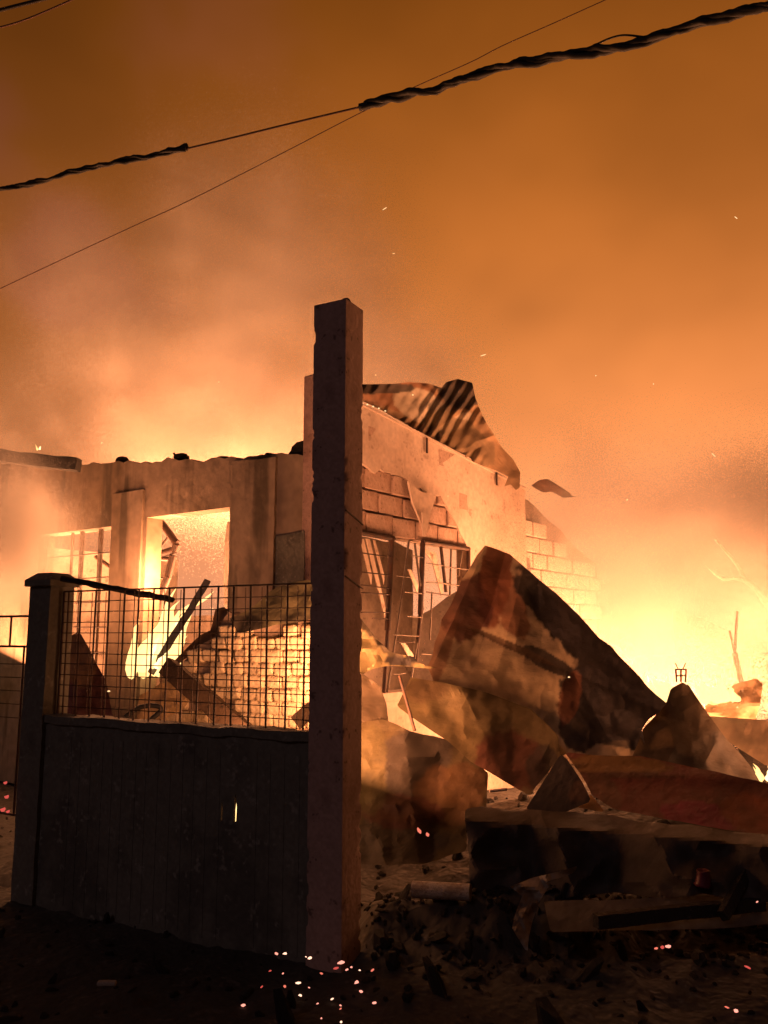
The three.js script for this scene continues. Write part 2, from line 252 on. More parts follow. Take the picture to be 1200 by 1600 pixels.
// neighbouring blockwork wall that continues behind the house in the smoke
{
  const g = SB.group('rear_block_wall', 'bare block wall continuing beyond the house corner, paled by smoke', 'wall', sideEnd[0] + 0.02, 0, -0.14);
  const h0 = sideEnd[1], L = 2.6;
  mesh('wall_core', wall(ragged([[0, 0], [L, 0], [L, h0 - 0.75], [1.2, h0 - 0.3], [0.6, h0 - 0.12], [0, h0 - 0.02], [0, 0]], 0.03, 0.2).slice(0, -1), [], 0.12, -0.03), M.mortar, g);
  const k = [0, 1, 2].map((i) => boxUV(rough(new RoundedBoxGeometry(0.385, 0.182, 0.08, 2, 0.012), 0.02, 9 + i)));
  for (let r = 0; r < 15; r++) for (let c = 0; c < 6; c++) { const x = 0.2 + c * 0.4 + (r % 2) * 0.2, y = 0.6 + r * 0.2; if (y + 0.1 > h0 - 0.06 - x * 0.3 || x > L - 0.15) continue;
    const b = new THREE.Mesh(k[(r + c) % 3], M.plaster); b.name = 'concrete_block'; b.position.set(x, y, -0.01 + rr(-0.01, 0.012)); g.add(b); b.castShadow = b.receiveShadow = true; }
}

// ---------------------------------------------------------------- sheets drawn out of outlines with depth, thickness, folds and stains
function inside(poly, x, y) { let c = false; for (let i = 0, j = poly.length - 1; i < poly.length; j = i++) { const [xi, yi] = poly[i], [xj, yj] = poly[j]; if ((yi > y) !== (yj > y) && x < (xj - xi) * (y - yi) / (yj - yi) + xi) c = !c; } return c; }
function sheetGeo(outline, depth, color, div = 5, thick = 0.006, tear = 0) {
  if (tear) { const o = []; outline.forEach((a, i) => { const b = outline[(i + 1) % outline.length], n = Math.max(1, Math.round(Math.hypot(b[0] - a[0], b[1] - a[1]) / 22)); for (let k = 0; k < n; k++) o.push([mix(a[0], b[0], k / n) + (k ? rr(-tear, tear) : 0), mix(a[1], b[1], k / n) + (k ? rr(-tear, tear) : 0)]); }); outline = o; }
  const h = div, xs = outline.map((p) => p[0]), ys = outline.map((p) => p[1]), X0 = Math.min(...xs) - h * 1.3, Y0 = Math.min(...ys) - h * 1.3, nx = Math.ceil((Math.max(...xs) + h - X0) / h) + 1, ny = Math.ceil((Math.max(...ys) + h - Y0) / h) + 1;
  const sd = (x, y) => { let d = 1e9; for (let i = 0, j = outline.length - 1; i < outline.length; j = i++) { const [ax, ay] = outline[j], [bx, by] = outline[i], ex = bx - ax, ey = by - ay, t = clamp(((x - ax) * ex + (y - ay) * ey) / (ex * ex + ey * ey + 1e-9)); d = Math.min(d, Math.hypot(x - ax - t * ex, y - ay - t * ey)); } return inside(outline, x, y) ? d + 1e-3 : -d - 1e-3; };
  const gp = (i, j) => [X0 + (i + (j % 2) * 0.5) * h, Y0 + j * h], val = []; for (let j = 0; j < ny; j++) for (let i = 0; i < nx; i++) val.push(sd(...gp(i, j)));
  const pts = [], tris = [], ids = new Map(), get = (k, make) => { if (!ids.has(k)) { ids.set(k, pts.length); pts.push(make()); } return ids.get(k); }, P = (k) => gp(k % nx, Math.floor(k / nx));
  const vert = (k) => get('v' + k, () => P(k)), cut = (a, b) => { if (a > b) [a, b] = [b, a]; return get(a + '-' + b, () => { const t = val[a] / (val[a] - val[b]), p = P(a), q = P(b); return [mix(p[0], q[0], t), mix(p[1], q[1], t)]; }); };
  const tri = (a, b, c) => { const q = [a, b, c], inn = q.map((k) => val[k] > 0), m = inn.filter(Boolean).length; if (!m) return; if (m === 3) { tris.push(q.map(vert)); return; }
    const o = m === 1 ? inn.indexOf(true) : inn.indexOf(false), [u, v, w] = [q[o], q[(o + 1) % 3], q[(o + 2) % 3]];
    if (m === 1) tris.push([vert(u), cut(u, v), cut(u, w)]); else tris.push([cut(u, v), vert(v), vert(w)], [cut(u, v), vert(w), cut(u, w)]); };
  for (let j = 0; j < ny - 1; j++) for (let i = 0; i < nx - 1; i++) { const a = j * nx + i, b = a + 1, c = a + nx, d = c + 1; if (j % 2) { tri(a, b, d); tri(a, d, c); } else { tri(a, b, c); tri(b, d, c); } }
  const n = pts.length, pos = [], col = [], uv = [], idx = [];
  for (const back of [0, 1]) for (const [x, y] of pts) { const d = depth(x, y) + back * thick, p = at(x, y, d), c = color(x, y); pos.push(p.x, p.y, p.z); col.push(...c); uv.push(p.x + p.z * 0.5, p.y - p.z * 0.4); }
  const edge = new Map();
  for (const [a, b, c] of tris) { idx.push(a, c, b, a + n, b + n, c + n); for (const [p, q] of [[a, b], [b, c], [c, a]]) { const k = p < q ? p * 1e6 + q : q * 1e6 + p; edge.has(k) ? edge.set(k, null) : edge.set(k, [p, q]); } }
  for (const e of edge.values()) if (e) idx.push(e[0], e[1], e[1] + n, e[0], e[1] + n, e[0] + n);
  const g = new THREE.BufferGeometry(); g.setAttribute('position', new THREE.Float32BufferAttribute(pos, 3)); g.setAttribute('color', new THREE.Float32BufferAttribute(col, 3)); g.setAttribute('uv', new THREE.Float32BufferAttribute(uv, 2)); g.setIndex(idx);
  return toCreasedNormals(g, 0.3);
}
const ZINC = [0.34, 0.27, 0.17], RUST = [0.20, 0.075, 0.035], SOOT = [0.028, 0.022, 0.02], BROWN = [0.11, 0.065, 0.035], WINE = [0.15, 0.03, 0.03], OLIVE = [0.2, 0.16, 0.08];
// colour by stains: each [x, y, radius x, radius y, tilt, colour, strength], edges broken by noise
function stains(base, list, f = 0.02, z = 0) {
  return (x, y) => { let c = base.slice(); const n = fbm(x * f, y * f, z, 5) - 0.5, n2 = fbm(x * f * 4, y * f * 4, z + 3, 4) - 0.5;
    for (const [cx, cy, rx, ry, tilt, col, s] of list) { const dx = x - cx, dy = y - cy, ct = Math.cos(tilt), st = Math.sin(tilt), d = Math.hypot((dx * ct + dy * st) / rx, (-dx * st + dy * ct) / ry) + n * 0.5 + n2 * 0.28; c = tone(c, col, s * step(1.03, 0.92, d)); }
    const k = 1 + n2 * 0.7 + n * 0.5; return c.map((q) => Math.max(0.006, q * k)); };
}
const plane = (pts) => { const [[x0, y0, d0], [x1, y1, d1], [x2, y2, d2]] = pts, det = (x1 - x0) * (y2 - y0) - (x2 - x0) * (y1 - y0); const a = ((d1 - d0) * (y2 - y0) - (d2 - d0) * (y1 - y0)) / det, b = ((d2 - d0) * (x1 - x0) - (d1 - d0) * (x2 - x0)) / det; return (x, y) => d0 + a * (x - x0) + b * (y - y0); };
const fold = (x, y, x1, y1, x2, y2) => ((x - x1) * (y2 - y1) - (y - y1) * (x2 - x1)) / Math.hypot(x2 - x1, y2 - y1);   // signed distance in pixels from a crease
const crumple = (x, y, f, z = 0) => Math.abs(fbm(x * f, y * f, z, 3) - 0.5) * 2;
function sheet(name, label, category, outline, depth, color, o = {}) {
  const m = mesh(name, sheetGeo(outline, depth, color, o.div ?? 5, o.thick ?? 0.006, o.tear ?? 0), o.mat ?? M.sheet); return based(m, label, category, o.group);
}
// roof remnant on the side wall
sheet('roof_sheet', 'crumpled corrugated roof sheet curling over the top of the side wall', 'roof sheet',
  [[556, 600], [600, 600], [640, 597], [668, 599], [690, 606], [697, 597], [715, 592], [738, 598], [743, 622], [752, 645], [770, 676], [784, 699], [802, 718], [813, 738], [812, 762], [806, 766], [798, 757], [788, 760], [794, 745], [775, 735], [740, 722], [700, 699], [665, 680], [630, 660], [600, 643], [556, 622]],
  (x, y) => { const base = plane([[556, 622, 7.22], [812, 762, 9.6], [690, 606, 8.35]])(x, y), s = x * 0.80 + y * 0.50; return base + 0.026 * Math.sin(s / 2.35 + 2.5 * fbm(x * 0.02, y * 0.02, 5)) * step(800, 740, x) * (0.25 + 1.2 * step(0.35, 0.65, fbm(x * 0.022 + 4, y * 0.022, 3))) + 0.22 * crumple(x, y, 0.014, 2) - 0.0028 * Math.max(0, fold(x, y, 690, 606, 735, 730)) + 0.0045 * Math.max(0, fold(x, y, 742, 610, 800, 740)) - 0.1; },
  stains([0.27, 0.175, 0.1], [[620, 615, 70, 30, 0.3, RUST, 0.6], [655, 635, 46, 26, 0.5, [0.42, 0.36, 0.28], 0.9], [705, 665, 34, 10, -0.55, [0.42, 0.36, 0.28], 0.9], [690, 640, 18, 40, 0.6, SOOT, 0.7], [720, 690, 70, 30, 0.6, [0.16, 0.11, 0.06], 0.8], [720, 610, 40, 26, 0.4, SOOT, 0.9], [590, 606, 60, 10, 0, SOOT, 0.9]], 0.03, 4), { div: 2, tear: 1 });
sheet('roof_scrap', 'pale buckled roof scrap on top of the smoke covered block wall', 'roof sheet', [[828, 760], [842, 750], [856, 748], [872, 758], [890, 770], [905, 776], [880, 778], [862, 768], [850, 770], [838, 764]], (x, y) => 9.9 + (x - 828) * 0.006 + 0.1 * crumple(x, y, 0.03), stains(BROWN, [[860, 760, 20, 20, 0, RUST, 0.6]], 0.03), { div: 6 });
// the large leaning sheet
sheet('metal_sheet', 'largest fire stained metal sheet leaning in a peak against the side wall', 'metal sheet',
  [[758, 852], [776, 858], [797, 866], [850, 912], [920, 978], [985, 1042], [1041, 1098], [1003, 1140], [1010, 1178], [950, 1186], [884, 1178], [848, 1212], [800, 1180], [700, 1130], [668, 1042], [690, 968], [722, 905]],
  (x, y) => plane([[758, 852, 8.25], [1041, 1098, 7.3], [690, 1090, 6.75]])(x, y) - 0.0036 * Math.max(0, fold(x, y, 796, 866, 900, 1060)) + (0.0065 * Math.max(0, -fold(x, y, 757, 856, 694, 1000)) + 0.0055 * clamp(fold(x, y, 757, 856, 694, 1000), 0, 46) - 0.0075 * clamp(fold(x, y, 790, 862, 752, 1010), 0, 34) + 0.004 * clamp(fold(x, y, 797, 866, 806, 1000), 0, 40)) * step(1075, 985, y) + 0.0018 * Math.abs(fold(x, y, 740, 985, 905, 1056)) * step(45, 0, Math.abs(fold(x, y, 740, 985, 905, 1056))) * -1 + 0.2 * crumple(x, y, 0.0075, 3) + 0.05 * crumple(x, y, 0.03, 8),
  stains([0.42, 0.32, 0.19], [[775, 900, 26, 90, 0.1, RUST, 0.95], [735, 950, 42, 60, 0.6, [0.10, 0.035, 0.025], 0.9], [790, 930, 30, 70, -0.4, RUST, 0.8], [690, 1010, 16, 70, 0.3, [0.25, 0.12, 0.07], 0.7], [925, 1000, 150, 46, 0.76, SOOT, 1], [850, 920, 60, 42, 0.8, SOOT, 0.95], [960, 1090, 95, 70, 0.5, SOOT, 1], [910, 1130, 40, 50, 0, SOOT, 0.95], [860, 1035, 50, 14, 0.5, SOOT, 0.9], [800, 1010, 80, 6, 0.42, BROWN, 0.9], [890, 1090, 16, 50, 0.2, RUST, 0.6], [985, 1150, 60, 20, 0, SOOT, 0.8]], 0.022, 11), { div: 2.6, tear: 2.4 });
sheet('metal_sheet', 'olive brown metal sheet hanging folded below the largest leaning sheet', 'metal sheet',
  [[641, 1058], [690, 1066], [760, 1082], [830, 1108], [872, 1150], [876, 1180], [850, 1215], [828, 1243], [790, 1222], [762, 1205], [735, 1190], [700, 1158], [660, 1132], [620, 1103]],
  (x, y) => plane([[641, 1058, 6.55], [872, 1160, 6.25], [700, 1158, 6.05]])(x, y) + 0.16 * crumple(x, y, 0.009, 6) + 0.03 * crumple(x, y, 0.035, 1) + 0.004 * Math.max(0, fold(x, y, 720, 1070, 790, 1225)) - 0.0035 * Math.max(0, fold(x, y, 800, 1096, 800, 1240)),
  stains([0.12, 0.088, 0.04], [[800, 1190, 60, 50, 0.3, WINE.map((q) => q * 0.6), 0.7], [740, 1110, 70, 30, 0.3, [0.22, 0.17, 0.09], 0.6], [850, 1200, 30, 40, 0, SOOT, 0.8], [660, 1080, 40, 20, 0, BROWN, 0.5]], 0.018, 15), { div: 5, tear: 1 });
sheet('metal_sheet', 'dull brown metal sheet low beside the tall post', 'metal sheet',
  [[540, 1128], [600, 1124], [640, 1142], [700, 1156], [735, 1185], [763, 1208], [760, 1262], [728, 1266], [728, 1330], [660, 1350], [600, 1352], [540, 1350]],
  (x, y) => plane([[562, 1128, 6.2], [763, 1208, 5.9], [600, 1340, 5.3]])(x, y) + 0.14 * crumple(x, y, 0.009, 21) + 0.03 * crumple(x, y, 0.035, 2) + 0.0035 * Math.max(0, fold(x, y, 630, 1120, 655, 1350)) - 0.003 * Math.max(0, fold(x, y, 690, 1150, 675, 1350)),
  stains([0.06, 0.043, 0.018], [[650, 1195, 60, 60, 0, SOOT, 0.8], [700, 1240, 60, 50, 0, [0.08, 0.04, 0.015], 0.8], [600, 1320, 100, 40, 0, SOOT, 0.9], [630, 1270, 60, 30, 0, WINE.map((q) => q * 0.4), 0.6], [580, 1200, 26, 70, 0, [0.10, 0.08, 0.035], 0.6]], 0.02, 25), { div: 5, tear: 1.5 });
sheet('metal_sheet', 'curled olive metal strip with a black torn point beside the post', 'metal sheet',
  [[552, 955], [565, 968], [590, 1000], [612, 1020], [646, 1026], [655, 1036], [668, 1040], [692, 1042], [672, 1045], [640, 1042], [610, 1040], [585, 1044], [570, 1052], [552, 1062]],
  (x, y) => 6.3 + (x - 552) * 0.002 + 0.004 * Math.max(0, fold(x, y, 566, 1050, 600, 1020)) + 0.1 * crumple(x, y, 0.03, 4), stains([0.24, 0.19, 0.09], [[630, 1032, 28, 8, 0, SOOT, 1], [600, 1005, 60, 9, 0.75, SOOT, 0.8]], 0.03, 2), { div: 5 });
sheet('metal_sheet', 'dark folded sheet standing close against the right of the post', 'metal sheet', [[540, 1056], [566, 1052], [594, 1072], [604, 1100], [608, 1140], [590, 1148], [540, 1140]], (x, y) => 6.15 + (x - 540) * 0.003 + 0.12 * crumple(x, y, 0.02, 5), stains([0.07, 0.05, 0.03], [], 0.03), { div: 5 });
sheet('metal_sheet', 'brown pointed sheet standing in front of the right hand flames', 'metal sheet',
  [[1066, 1066], [1076, 1070], [1100, 1106], [1140, 1160], [1172, 1196], [1190, 1226], [1150, 1240], [1060, 1230], [985, 1190], [1005, 1138], [1041, 1098], [1048, 1076]],
  (x, y) => plane([[1066, 1066, 7.4], [1190, 1226, 6.8], [1000, 1180, 6.6]])(x, y) + 0.10 * crumple(x, y, 0.013, 9) + 0.003 * Math.max(0, fold(x, y, 1066, 1066, 1090, 1230)), stains([0.16, 0.105, 0.05], [[1030, 1200, 70, 30, 0, SOOT, 0.7], [1090, 1110, 30, 40, 0.6, [0.24, 0.16, 0.08], 0.6], [1150, 1190, 60, 16, 0.9, SOOT, 0.5]], 0.02, 31), { div: 5, tear: 1 });
sheet('metal_sheet', 'long wine red metal sheet lying across the lower right of the heap', 'metal sheet',
  [[882, 1175], [930, 1180], [1000, 1181], [1070, 1196], [1140, 1211], [1240, 1232], [1250, 1312], [1200, 1306], [1120, 1294], [1040, 1280], [960, 1264], [925, 1242], [908, 1210]],
  (x, y) => plane([[882, 1175, 5.9], [1240, 1232, 5.6], [960, 1264, 5.15]])(x, y) + 0.05 * crumple(x, y, 0.006, 14) - 0.0022 * Math.max(0, 14 - Math.abs(fold(x, y, 905, 1210, 1100, 1214))),
  stains([0.13, 0.035, 0.026], [[960, 1196, 80, 18, 0.05, [0.18, 0.10, 0.028], 0.9], [1090, 1275, 60, 22, 0.2, [0.20, 0.012, 0.045], 0.9], [1180, 1270, 50, 30, 0.2, [0.20, 0.045, 0.016], 0.8], [990, 1212, 90, 5, 0.03, [0.06, 0.015, 0.01], 0.9], [940, 1240, 40, 24, 0.5, BROWN, 0.6]], 0.02, 41), { div: 5, tear: 0.8 });
sheet('metal_sheet', 'small ochre sheet piece wedged under the long wine red sheet', 'metal sheet', [[890, 1252], [902, 1242], [924, 1242], [940, 1262], [948, 1270], [905, 1262]], (x, y) => 5.4 + (1270 - y) * 0.01, stains([0.3, 0.17, 0.05], [], 0.03), { div: 5 });
sheet('metal_sheet', 'rounded warped sheet behind the flames at the right edge', 'metal sheet', [[1100, 1106], [1120, 1085], [1150, 1068], [1182, 1060], [1192, 1068], [1188, 1100], [1180, 1126], [1150, 1124], [1110, 1120]], (x, y) => 8.9 + 0.15 * crumple(x, y, 0.02, 3) - 0.000035 * (x - 1140) ** 2, stains([0.2, 0.12, 0.06], [], 0.03, 4), { div: 5 });
sheet('metal_sheet', 'flattened pale sheet lying in smoke below the rounded warped sheet', 'metal sheet', [[1098, 1118], [1180, 1124], [1260, 1130], [1260, 1200], [1196, 1196], [1140, 1160]], (x, y) => 8.7 - (y - 1118) * 0.008 + 0.1 * crumple(x, y, 0.02, 6), stains([0.3, 0.22, 0.14], [], 0.03, 4), { div: 5 });
sheet('metal_sheet', 'faint leaning sheet beside the forked stick deep in smoke', 'metal sheet', [[1050, 950], [1100, 968], [1139, 986], [1142, 1010], [1146, 1060], [1060, 1070]], (x, y) => 12.2 + (x - 1060) * 0.01, stains([0.24, 0.16, 0.1], [], 0.03, 4), { div: 6 });
sheet('metal_sheet', 'flat grey scrap at the right edge above the rounded warped sheet', 'metal sheet', [[1170, 1026], [1198, 1022], [1260, 1020], [1260, 1108], [1192, 1108], [1178, 1064]], (x, y) => 10.4, stains([0.2, 0.14, 0.1], [], 0.03, 4), { div: 6 });
// heap of dark things in front
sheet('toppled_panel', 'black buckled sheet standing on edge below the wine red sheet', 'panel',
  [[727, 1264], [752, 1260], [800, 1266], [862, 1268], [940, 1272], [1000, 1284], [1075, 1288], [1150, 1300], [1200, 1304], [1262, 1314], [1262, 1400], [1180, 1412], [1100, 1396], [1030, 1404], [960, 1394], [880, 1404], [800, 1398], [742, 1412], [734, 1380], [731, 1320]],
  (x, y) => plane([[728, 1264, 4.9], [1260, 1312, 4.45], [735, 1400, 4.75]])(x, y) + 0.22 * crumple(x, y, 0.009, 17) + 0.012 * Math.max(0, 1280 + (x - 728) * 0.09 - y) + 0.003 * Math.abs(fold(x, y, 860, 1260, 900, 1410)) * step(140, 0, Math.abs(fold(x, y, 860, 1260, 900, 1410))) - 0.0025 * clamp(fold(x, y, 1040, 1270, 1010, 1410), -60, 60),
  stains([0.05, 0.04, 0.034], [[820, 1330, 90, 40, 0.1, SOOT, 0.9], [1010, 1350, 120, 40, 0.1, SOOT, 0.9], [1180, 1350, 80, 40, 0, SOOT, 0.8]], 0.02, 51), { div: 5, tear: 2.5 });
sheet('shadow_plate', 'near black triangular plate standing in for deep shade between the hanging sheet and the wine red sheet', 'plate', [[876, 1178], [886, 1186], [910, 1222], [924, 1252], [880, 1270], [820, 1266], [842, 1232]], (x, y) => 5.75 - (y - 1178) * 0.004, stains(SOOT, [[905, 1235, 14, 20, 0.5, [0.09, 0.05, 0.03], 0.7]], 0.03), { div: 6 });  // near-black colour paints the deep shade between the sheets

// ---------------------------------------------------------------- fence: tall post, low wall, grille, pier
const E = at(537, 990, 4.45); E.y = 0;
const FF = new Frame(E, -28);
{
  const h = FF.hit(538, 467)[1], p = FF.group('concrete_post', 'tall square concrete post standing before the burning house', 'post', -0.108, 0, -0.1);
  const big = new THREE.BoxGeometry(0.216, h, 0.2, 8, 260, 8).translate(0, h / 2, 0);
  const pos = big.attributes.position;   // slightly chipped arrises and an uneven cast face
  for (let i = 0; i < pos.count; i++) { const x = pos.getX(i), y = pos.getY(i), z = pos.getZ(i), edge = Math.abs(x) > 0.09 && Math.abs(z) > 0.09 ? 1 : 0, n = fbm(x * 30 + 7, y * 16, z * 30, 3), s = 1 - edge * (0.012 + 0.07 * step(0.6, 0.72, n)); pos.setXYZ(i, x * s, y, z * s); }
  big.computeVertexNormals(); mesh('shaft', boxUV(big), M.concrete, p);
  mesh('lifting_loop', new THREE.TorusGeometry(0.035, 0.005, 6, 16, Math.PI).translate(0.06, h, 0.03), M.iron, p);
  const wire = FF.hit(545, 796); for (const [d, r] of [[0, 0.005], [0.36, 0.004]]) mesh('tie_wire', bar(V(0.111, wire[1] - d, 0.09), V(0.111, wire[1] - d - 0.06, -0.1), r), M.iron, p);
}
const PW = 0.2, pierX = FF.hit(74, 1000)[0] - PW / 2;
const wallTop = FF.hit(484, 1155, -0.1)[1];
{
  const g = FF.group('fence_wall', 'low dark concrete fence wall between pier and tall post', 'wall', 0, 0, -0.03);
  const x0 = pierX + 0.02, x1 = -0.2, slit = (px, a, b, w) => { const p = FF.hit(px, a, -0.03), q = FF.hit(px, b, -0.03); return [[p[0] - w, q[1]], [p[0] + w, q[1] + 0.01], [p[0] + w * 1.3, mix(p[1], q[1], 0.5)], [p[0], p[1]], [p[0] - w, mix(p[1], q[1], 0.6)]]; };
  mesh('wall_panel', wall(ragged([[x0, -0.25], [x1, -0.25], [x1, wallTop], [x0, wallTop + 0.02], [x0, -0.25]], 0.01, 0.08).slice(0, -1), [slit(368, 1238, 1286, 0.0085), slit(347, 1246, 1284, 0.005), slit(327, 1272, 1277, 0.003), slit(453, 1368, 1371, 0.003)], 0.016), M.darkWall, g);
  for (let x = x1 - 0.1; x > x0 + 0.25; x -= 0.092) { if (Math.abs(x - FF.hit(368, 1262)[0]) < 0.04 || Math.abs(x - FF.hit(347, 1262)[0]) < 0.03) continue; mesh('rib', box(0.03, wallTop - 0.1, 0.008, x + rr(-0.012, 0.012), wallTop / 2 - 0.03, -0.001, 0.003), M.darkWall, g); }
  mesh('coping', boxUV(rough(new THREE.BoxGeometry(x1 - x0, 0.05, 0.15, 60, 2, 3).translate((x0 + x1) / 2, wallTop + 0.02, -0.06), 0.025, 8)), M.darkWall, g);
}
{
  const g = FF.group('fence_grille', 'rusty welded bar grille on the low wall between pier and post', 'fence', 0, wallTop, -0.1);
  const x0 = pierX + 0.12, x1 = -0.2, top = FF.hit(470, 912, -0.1)[1] - wallTop + 0.0, n = 16;
  mesh('top_rail', bar(V(x0, top, 0), V(x1, top, 0), 0.006), M.iron, g);
  mesh('frame_bar', bar(V(x0, 0, 0), V(x0, top, 0), 0.009), M.iron, g);
  for (let k = 0; k < n; k++) { const x = x1 - 0.115 - k * 0.1265 + rr(-0.004, 0.004); if (x < x0 + 0.03) break; mesh('upright', bar(V(x, 0, 0), V(x + rr(-0.008, 0.008), top, 0), 0.0062), M.iron, g); if (x - 0.06 > x0) mesh('thin_upright', bar(V(x - 0.062, 0, -0.03), V(x - 0.062 + rr(-0.006, 0.006), top - 0.01, -0.03), 0.0028, 5), M.iron, g); }
  for (let k = 1; k <= 12; k++) mesh('cross_rod', bar(V(x0, top - k * 0.0685 + rr(-0.003, 0.003), 0.008), V(x1, top - k * 0.0685 + rr(-0.003, 0.003), 0.008), 0.003, 5), M.iron, g);
}
{
  const h = FF.hit(75, 915, 0)[1], g = FF.group('fence_pier', 'short concrete pier with overhanging cap at the left end of the grille', 'pier', pierX, 0, -0.1);
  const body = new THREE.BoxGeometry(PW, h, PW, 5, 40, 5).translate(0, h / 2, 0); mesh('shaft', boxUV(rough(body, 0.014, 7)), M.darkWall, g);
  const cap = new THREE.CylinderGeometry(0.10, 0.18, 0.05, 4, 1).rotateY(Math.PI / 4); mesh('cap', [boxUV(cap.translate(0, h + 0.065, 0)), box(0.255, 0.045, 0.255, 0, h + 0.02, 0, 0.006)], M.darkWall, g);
}
{ // charred stick on the pier
  const pts = [[95, 904], [112, 908], [150, 914], [185, 921], [220, 928], [250, 933], [272, 938]].map(([x, y], i) => at(x, y, 5.55 - i * 0.02)), g = new THREE.TubeGeometry(new THREE.CatmullRomCurve3(pts), 60, 0.021, 7);
  based(mesh('charred_stick', boxUV(rough(g, 0.022, 16)), M.char), 'charred stick lying from the pier cap out over the grille', 'stick');
}
{ // gate fragment left of the pier
  const g = FF.group('metal_gate', 'thin barred gate cut by the left photo edge beside the pier', 'gate', pierX - 0.16, 0, -0.1);
  const t = FF.hit(20, 963, -0.1)[1], m = FF.hit(20, 1010, -0.1)[1], W = 1.3;
  mesh('top_rail', bar(V(-W, t, 0), V(0, t, 0), 0.009), M.iron, g); mesh('middle_rail', bar(V(-W, m, 0), V(-0.02, m, 0), 0.009), M.iron, g); mesh('bottom_rail', bar(V(-W, 0.5, 0), V(0, 0.5, 0), 0.009), M.iron, g);
  for (let k = 0; k < 8; k++) mesh('upright', bar(V(-0.01 - k * 0.075 * (k > 1 ? 1.5 : 1), k % 2 ? 0.5 : m, 0), V(-0.01 - k * 0.075 * (k > 1 ? 1.5 : 1), k % 2 ? m : t, 0), 0.008), M.iron, g);
  for (let k = 0; k < 5; k++) mesh('cross_rod', bar(V(-W, m - 0.12 - k * 0.09, 0.008), V(0, m - 0.12 - k * 0.09, 0.008), 0.003, 5), M.iron, g);
}

// ---------------------------------------------------------------- yard behind the fence
{ // stone faced garden wall slumped behind the grille
  const fr = new Frame(at(410, 990, 6.25).setY(0), -24), g = fr.group('stone_wall', 'sooty stone faced wall lit yellow behind the grille', 'wall');
  const top = [[196, 1150], [215, 1100], [262, 1046], [330, 990], [352, 955], [400, 975], [440, 968], [500, 962]].map(([x, y]) => fr.hit(x, y)), low = 0.1;
  mesh('wall_core', wall([[top[0][0], low], [top[7][0] + 0.06, low], [top[7][0] + 0.06, top[7][1]], ...ragged(top, 0.03, 0.1).reverse()], [], 0.14, -0.05), M.mortar, g);
  const topAt = (x) => { for (let i = 0; i < 7; i++) if (x >= top[i][0] && x <= top[i + 1][0]) return mix(top[i][1], top[i + 1][1], (x - top[i][0]) / (top[i + 1][0] - top[i][0])); return x > top[7][0] ? top[7][1] : 0; };
  const kinds = [0, 1, 2, 3, 4].map((k) => boxUV(rough(new RoundedBoxGeometry(0.139, 0.092, 0.09, 3, 0.022), 0.03, 12 + k * 2)));
  let n = 0; for (let r = 0; r < 14; r++) for (let c = 0; c < 20; c++) { const x = top[0][0] + 0.08 + c * 0.142 + (r % 2) * 0.07 + rr(-0.01, 0.01), y = 0.78 + r * 0.094 + rr(-0.006, 0.006); if (y + 0.05 > topAt(x) || n > 240 || x > top[7][0] - 0.02 || rnd() < 0.05) continue; n++;
    const b = new THREE.Mesh(kinds[Math.floor(rnd() * 5)], M.stone); b.name = 'stone'; b.position.set(x, y, -0.04 + rr(-0.01, 0.012)); b.rotation.set(rr(-0.1, 0.1), rr(-0.08, 0.08) + (rnd() > 0.5 ? Math.PI : 0), rr(-0.08, 0.08)); b.scale.set(rr(0.88, 1.12), rr(0.86, 1.1), rr(0.9, 1.15)); b.castShadow = b.receiveShadow = true; g.add(b); }
}
sheet('fallen_sheet', 'dull olive sheet bent over the top of the stone faced wall', 'metal sheet', [[358, 965], [392, 950], [420, 925], [455, 910], [505, 905], [505, 965], [470, 972], [432, 976], [395, 985], [372, 990]], (x, y) => 6.25 - (y - 905) * 0.003 - (x - 400) * 0.002 + 0.08 * crumple(x, y, 0.02, 5), stains([0.17, 0.15, 0.08], [[380, 975, 30, 18, 0, SOOT, 0.9], [470, 968, 40, 10, 0, SOOT, 0.6]], 0.03, 8), { div: 5, tear: 2 });
sheet('fallen_sheet', 'torn brown sheet lump at the foot of the doorway flames', 'metal sheet', [[258, 1046], [300, 1004], [330, 984], [336, 952], [350, 948], [362, 958], [372, 985], [340, 1005], [300, 1022], [270, 1050]], (x, y) => 6.6 + 0.1 * crumple(x, y, 0.03, 5), stains([0.2, 0.12, 0.06], [], 0.03, 8), { div: 5, tear: 2 });
sheet('fallen_sheet', 'creased tan sheet below the doorway beside the dark plank', 'metal sheet', [[218, 1086], [250, 1068], [286, 1062], [300, 1090], [285, 1110], [262, 1120], [240, 1136], [214, 1130]], (x, y) => 6.2 + 0.14 * crumple(x, y, 0.025, 9), stains([0.34, 0.24, 0.13], [], 0.03, 9), { div: 5, tear: 2 });
sheet('burnt_board', 'dark burnt board leaning behind the grille beside the pier', 'board', [[100, 1000], [116, 990], [126, 990], [138, 1010], [150, 1036], [164, 1060], [172, 1096], [180, 1140], [96, 1140]], (x, y) => 5.95 + (1140 - y) * 0.0015 + 0.05 * crumple(x, y, 0.03), stains([0.075, 0.03, 0.04], [[125, 1030, 30, 40, 0, [0.16, 0.1, 0.05], 0.7]], 0.03, 3), { div: 5, thick: 0.03, tear: 1 });
function plank(name, label, a, b, w, t, mat, up = V(0, 0, 1)) {
  const d = b.clone().sub(a), L = d.length(), g = boxUV(rough(new THREE.BoxGeometry(w, L, t, 3, 40, 2), 0.018, 8)), m = mesh(name, g, mat);
  const y = d.normalize(), x = new THREE.Vector3().crossVectors(y, up).normalize(), z = new THREE.Vector3().crossVectors(x, y);
  m.geometry.applyMatrix4(new THREE.Matrix4().makeBasis(x, y, z)); m.geometry.translate((a.x + b.x) / 2, (a.y + b.y) / 2, (a.z + b.z) / 2); return based(m, label, 'plank');
}
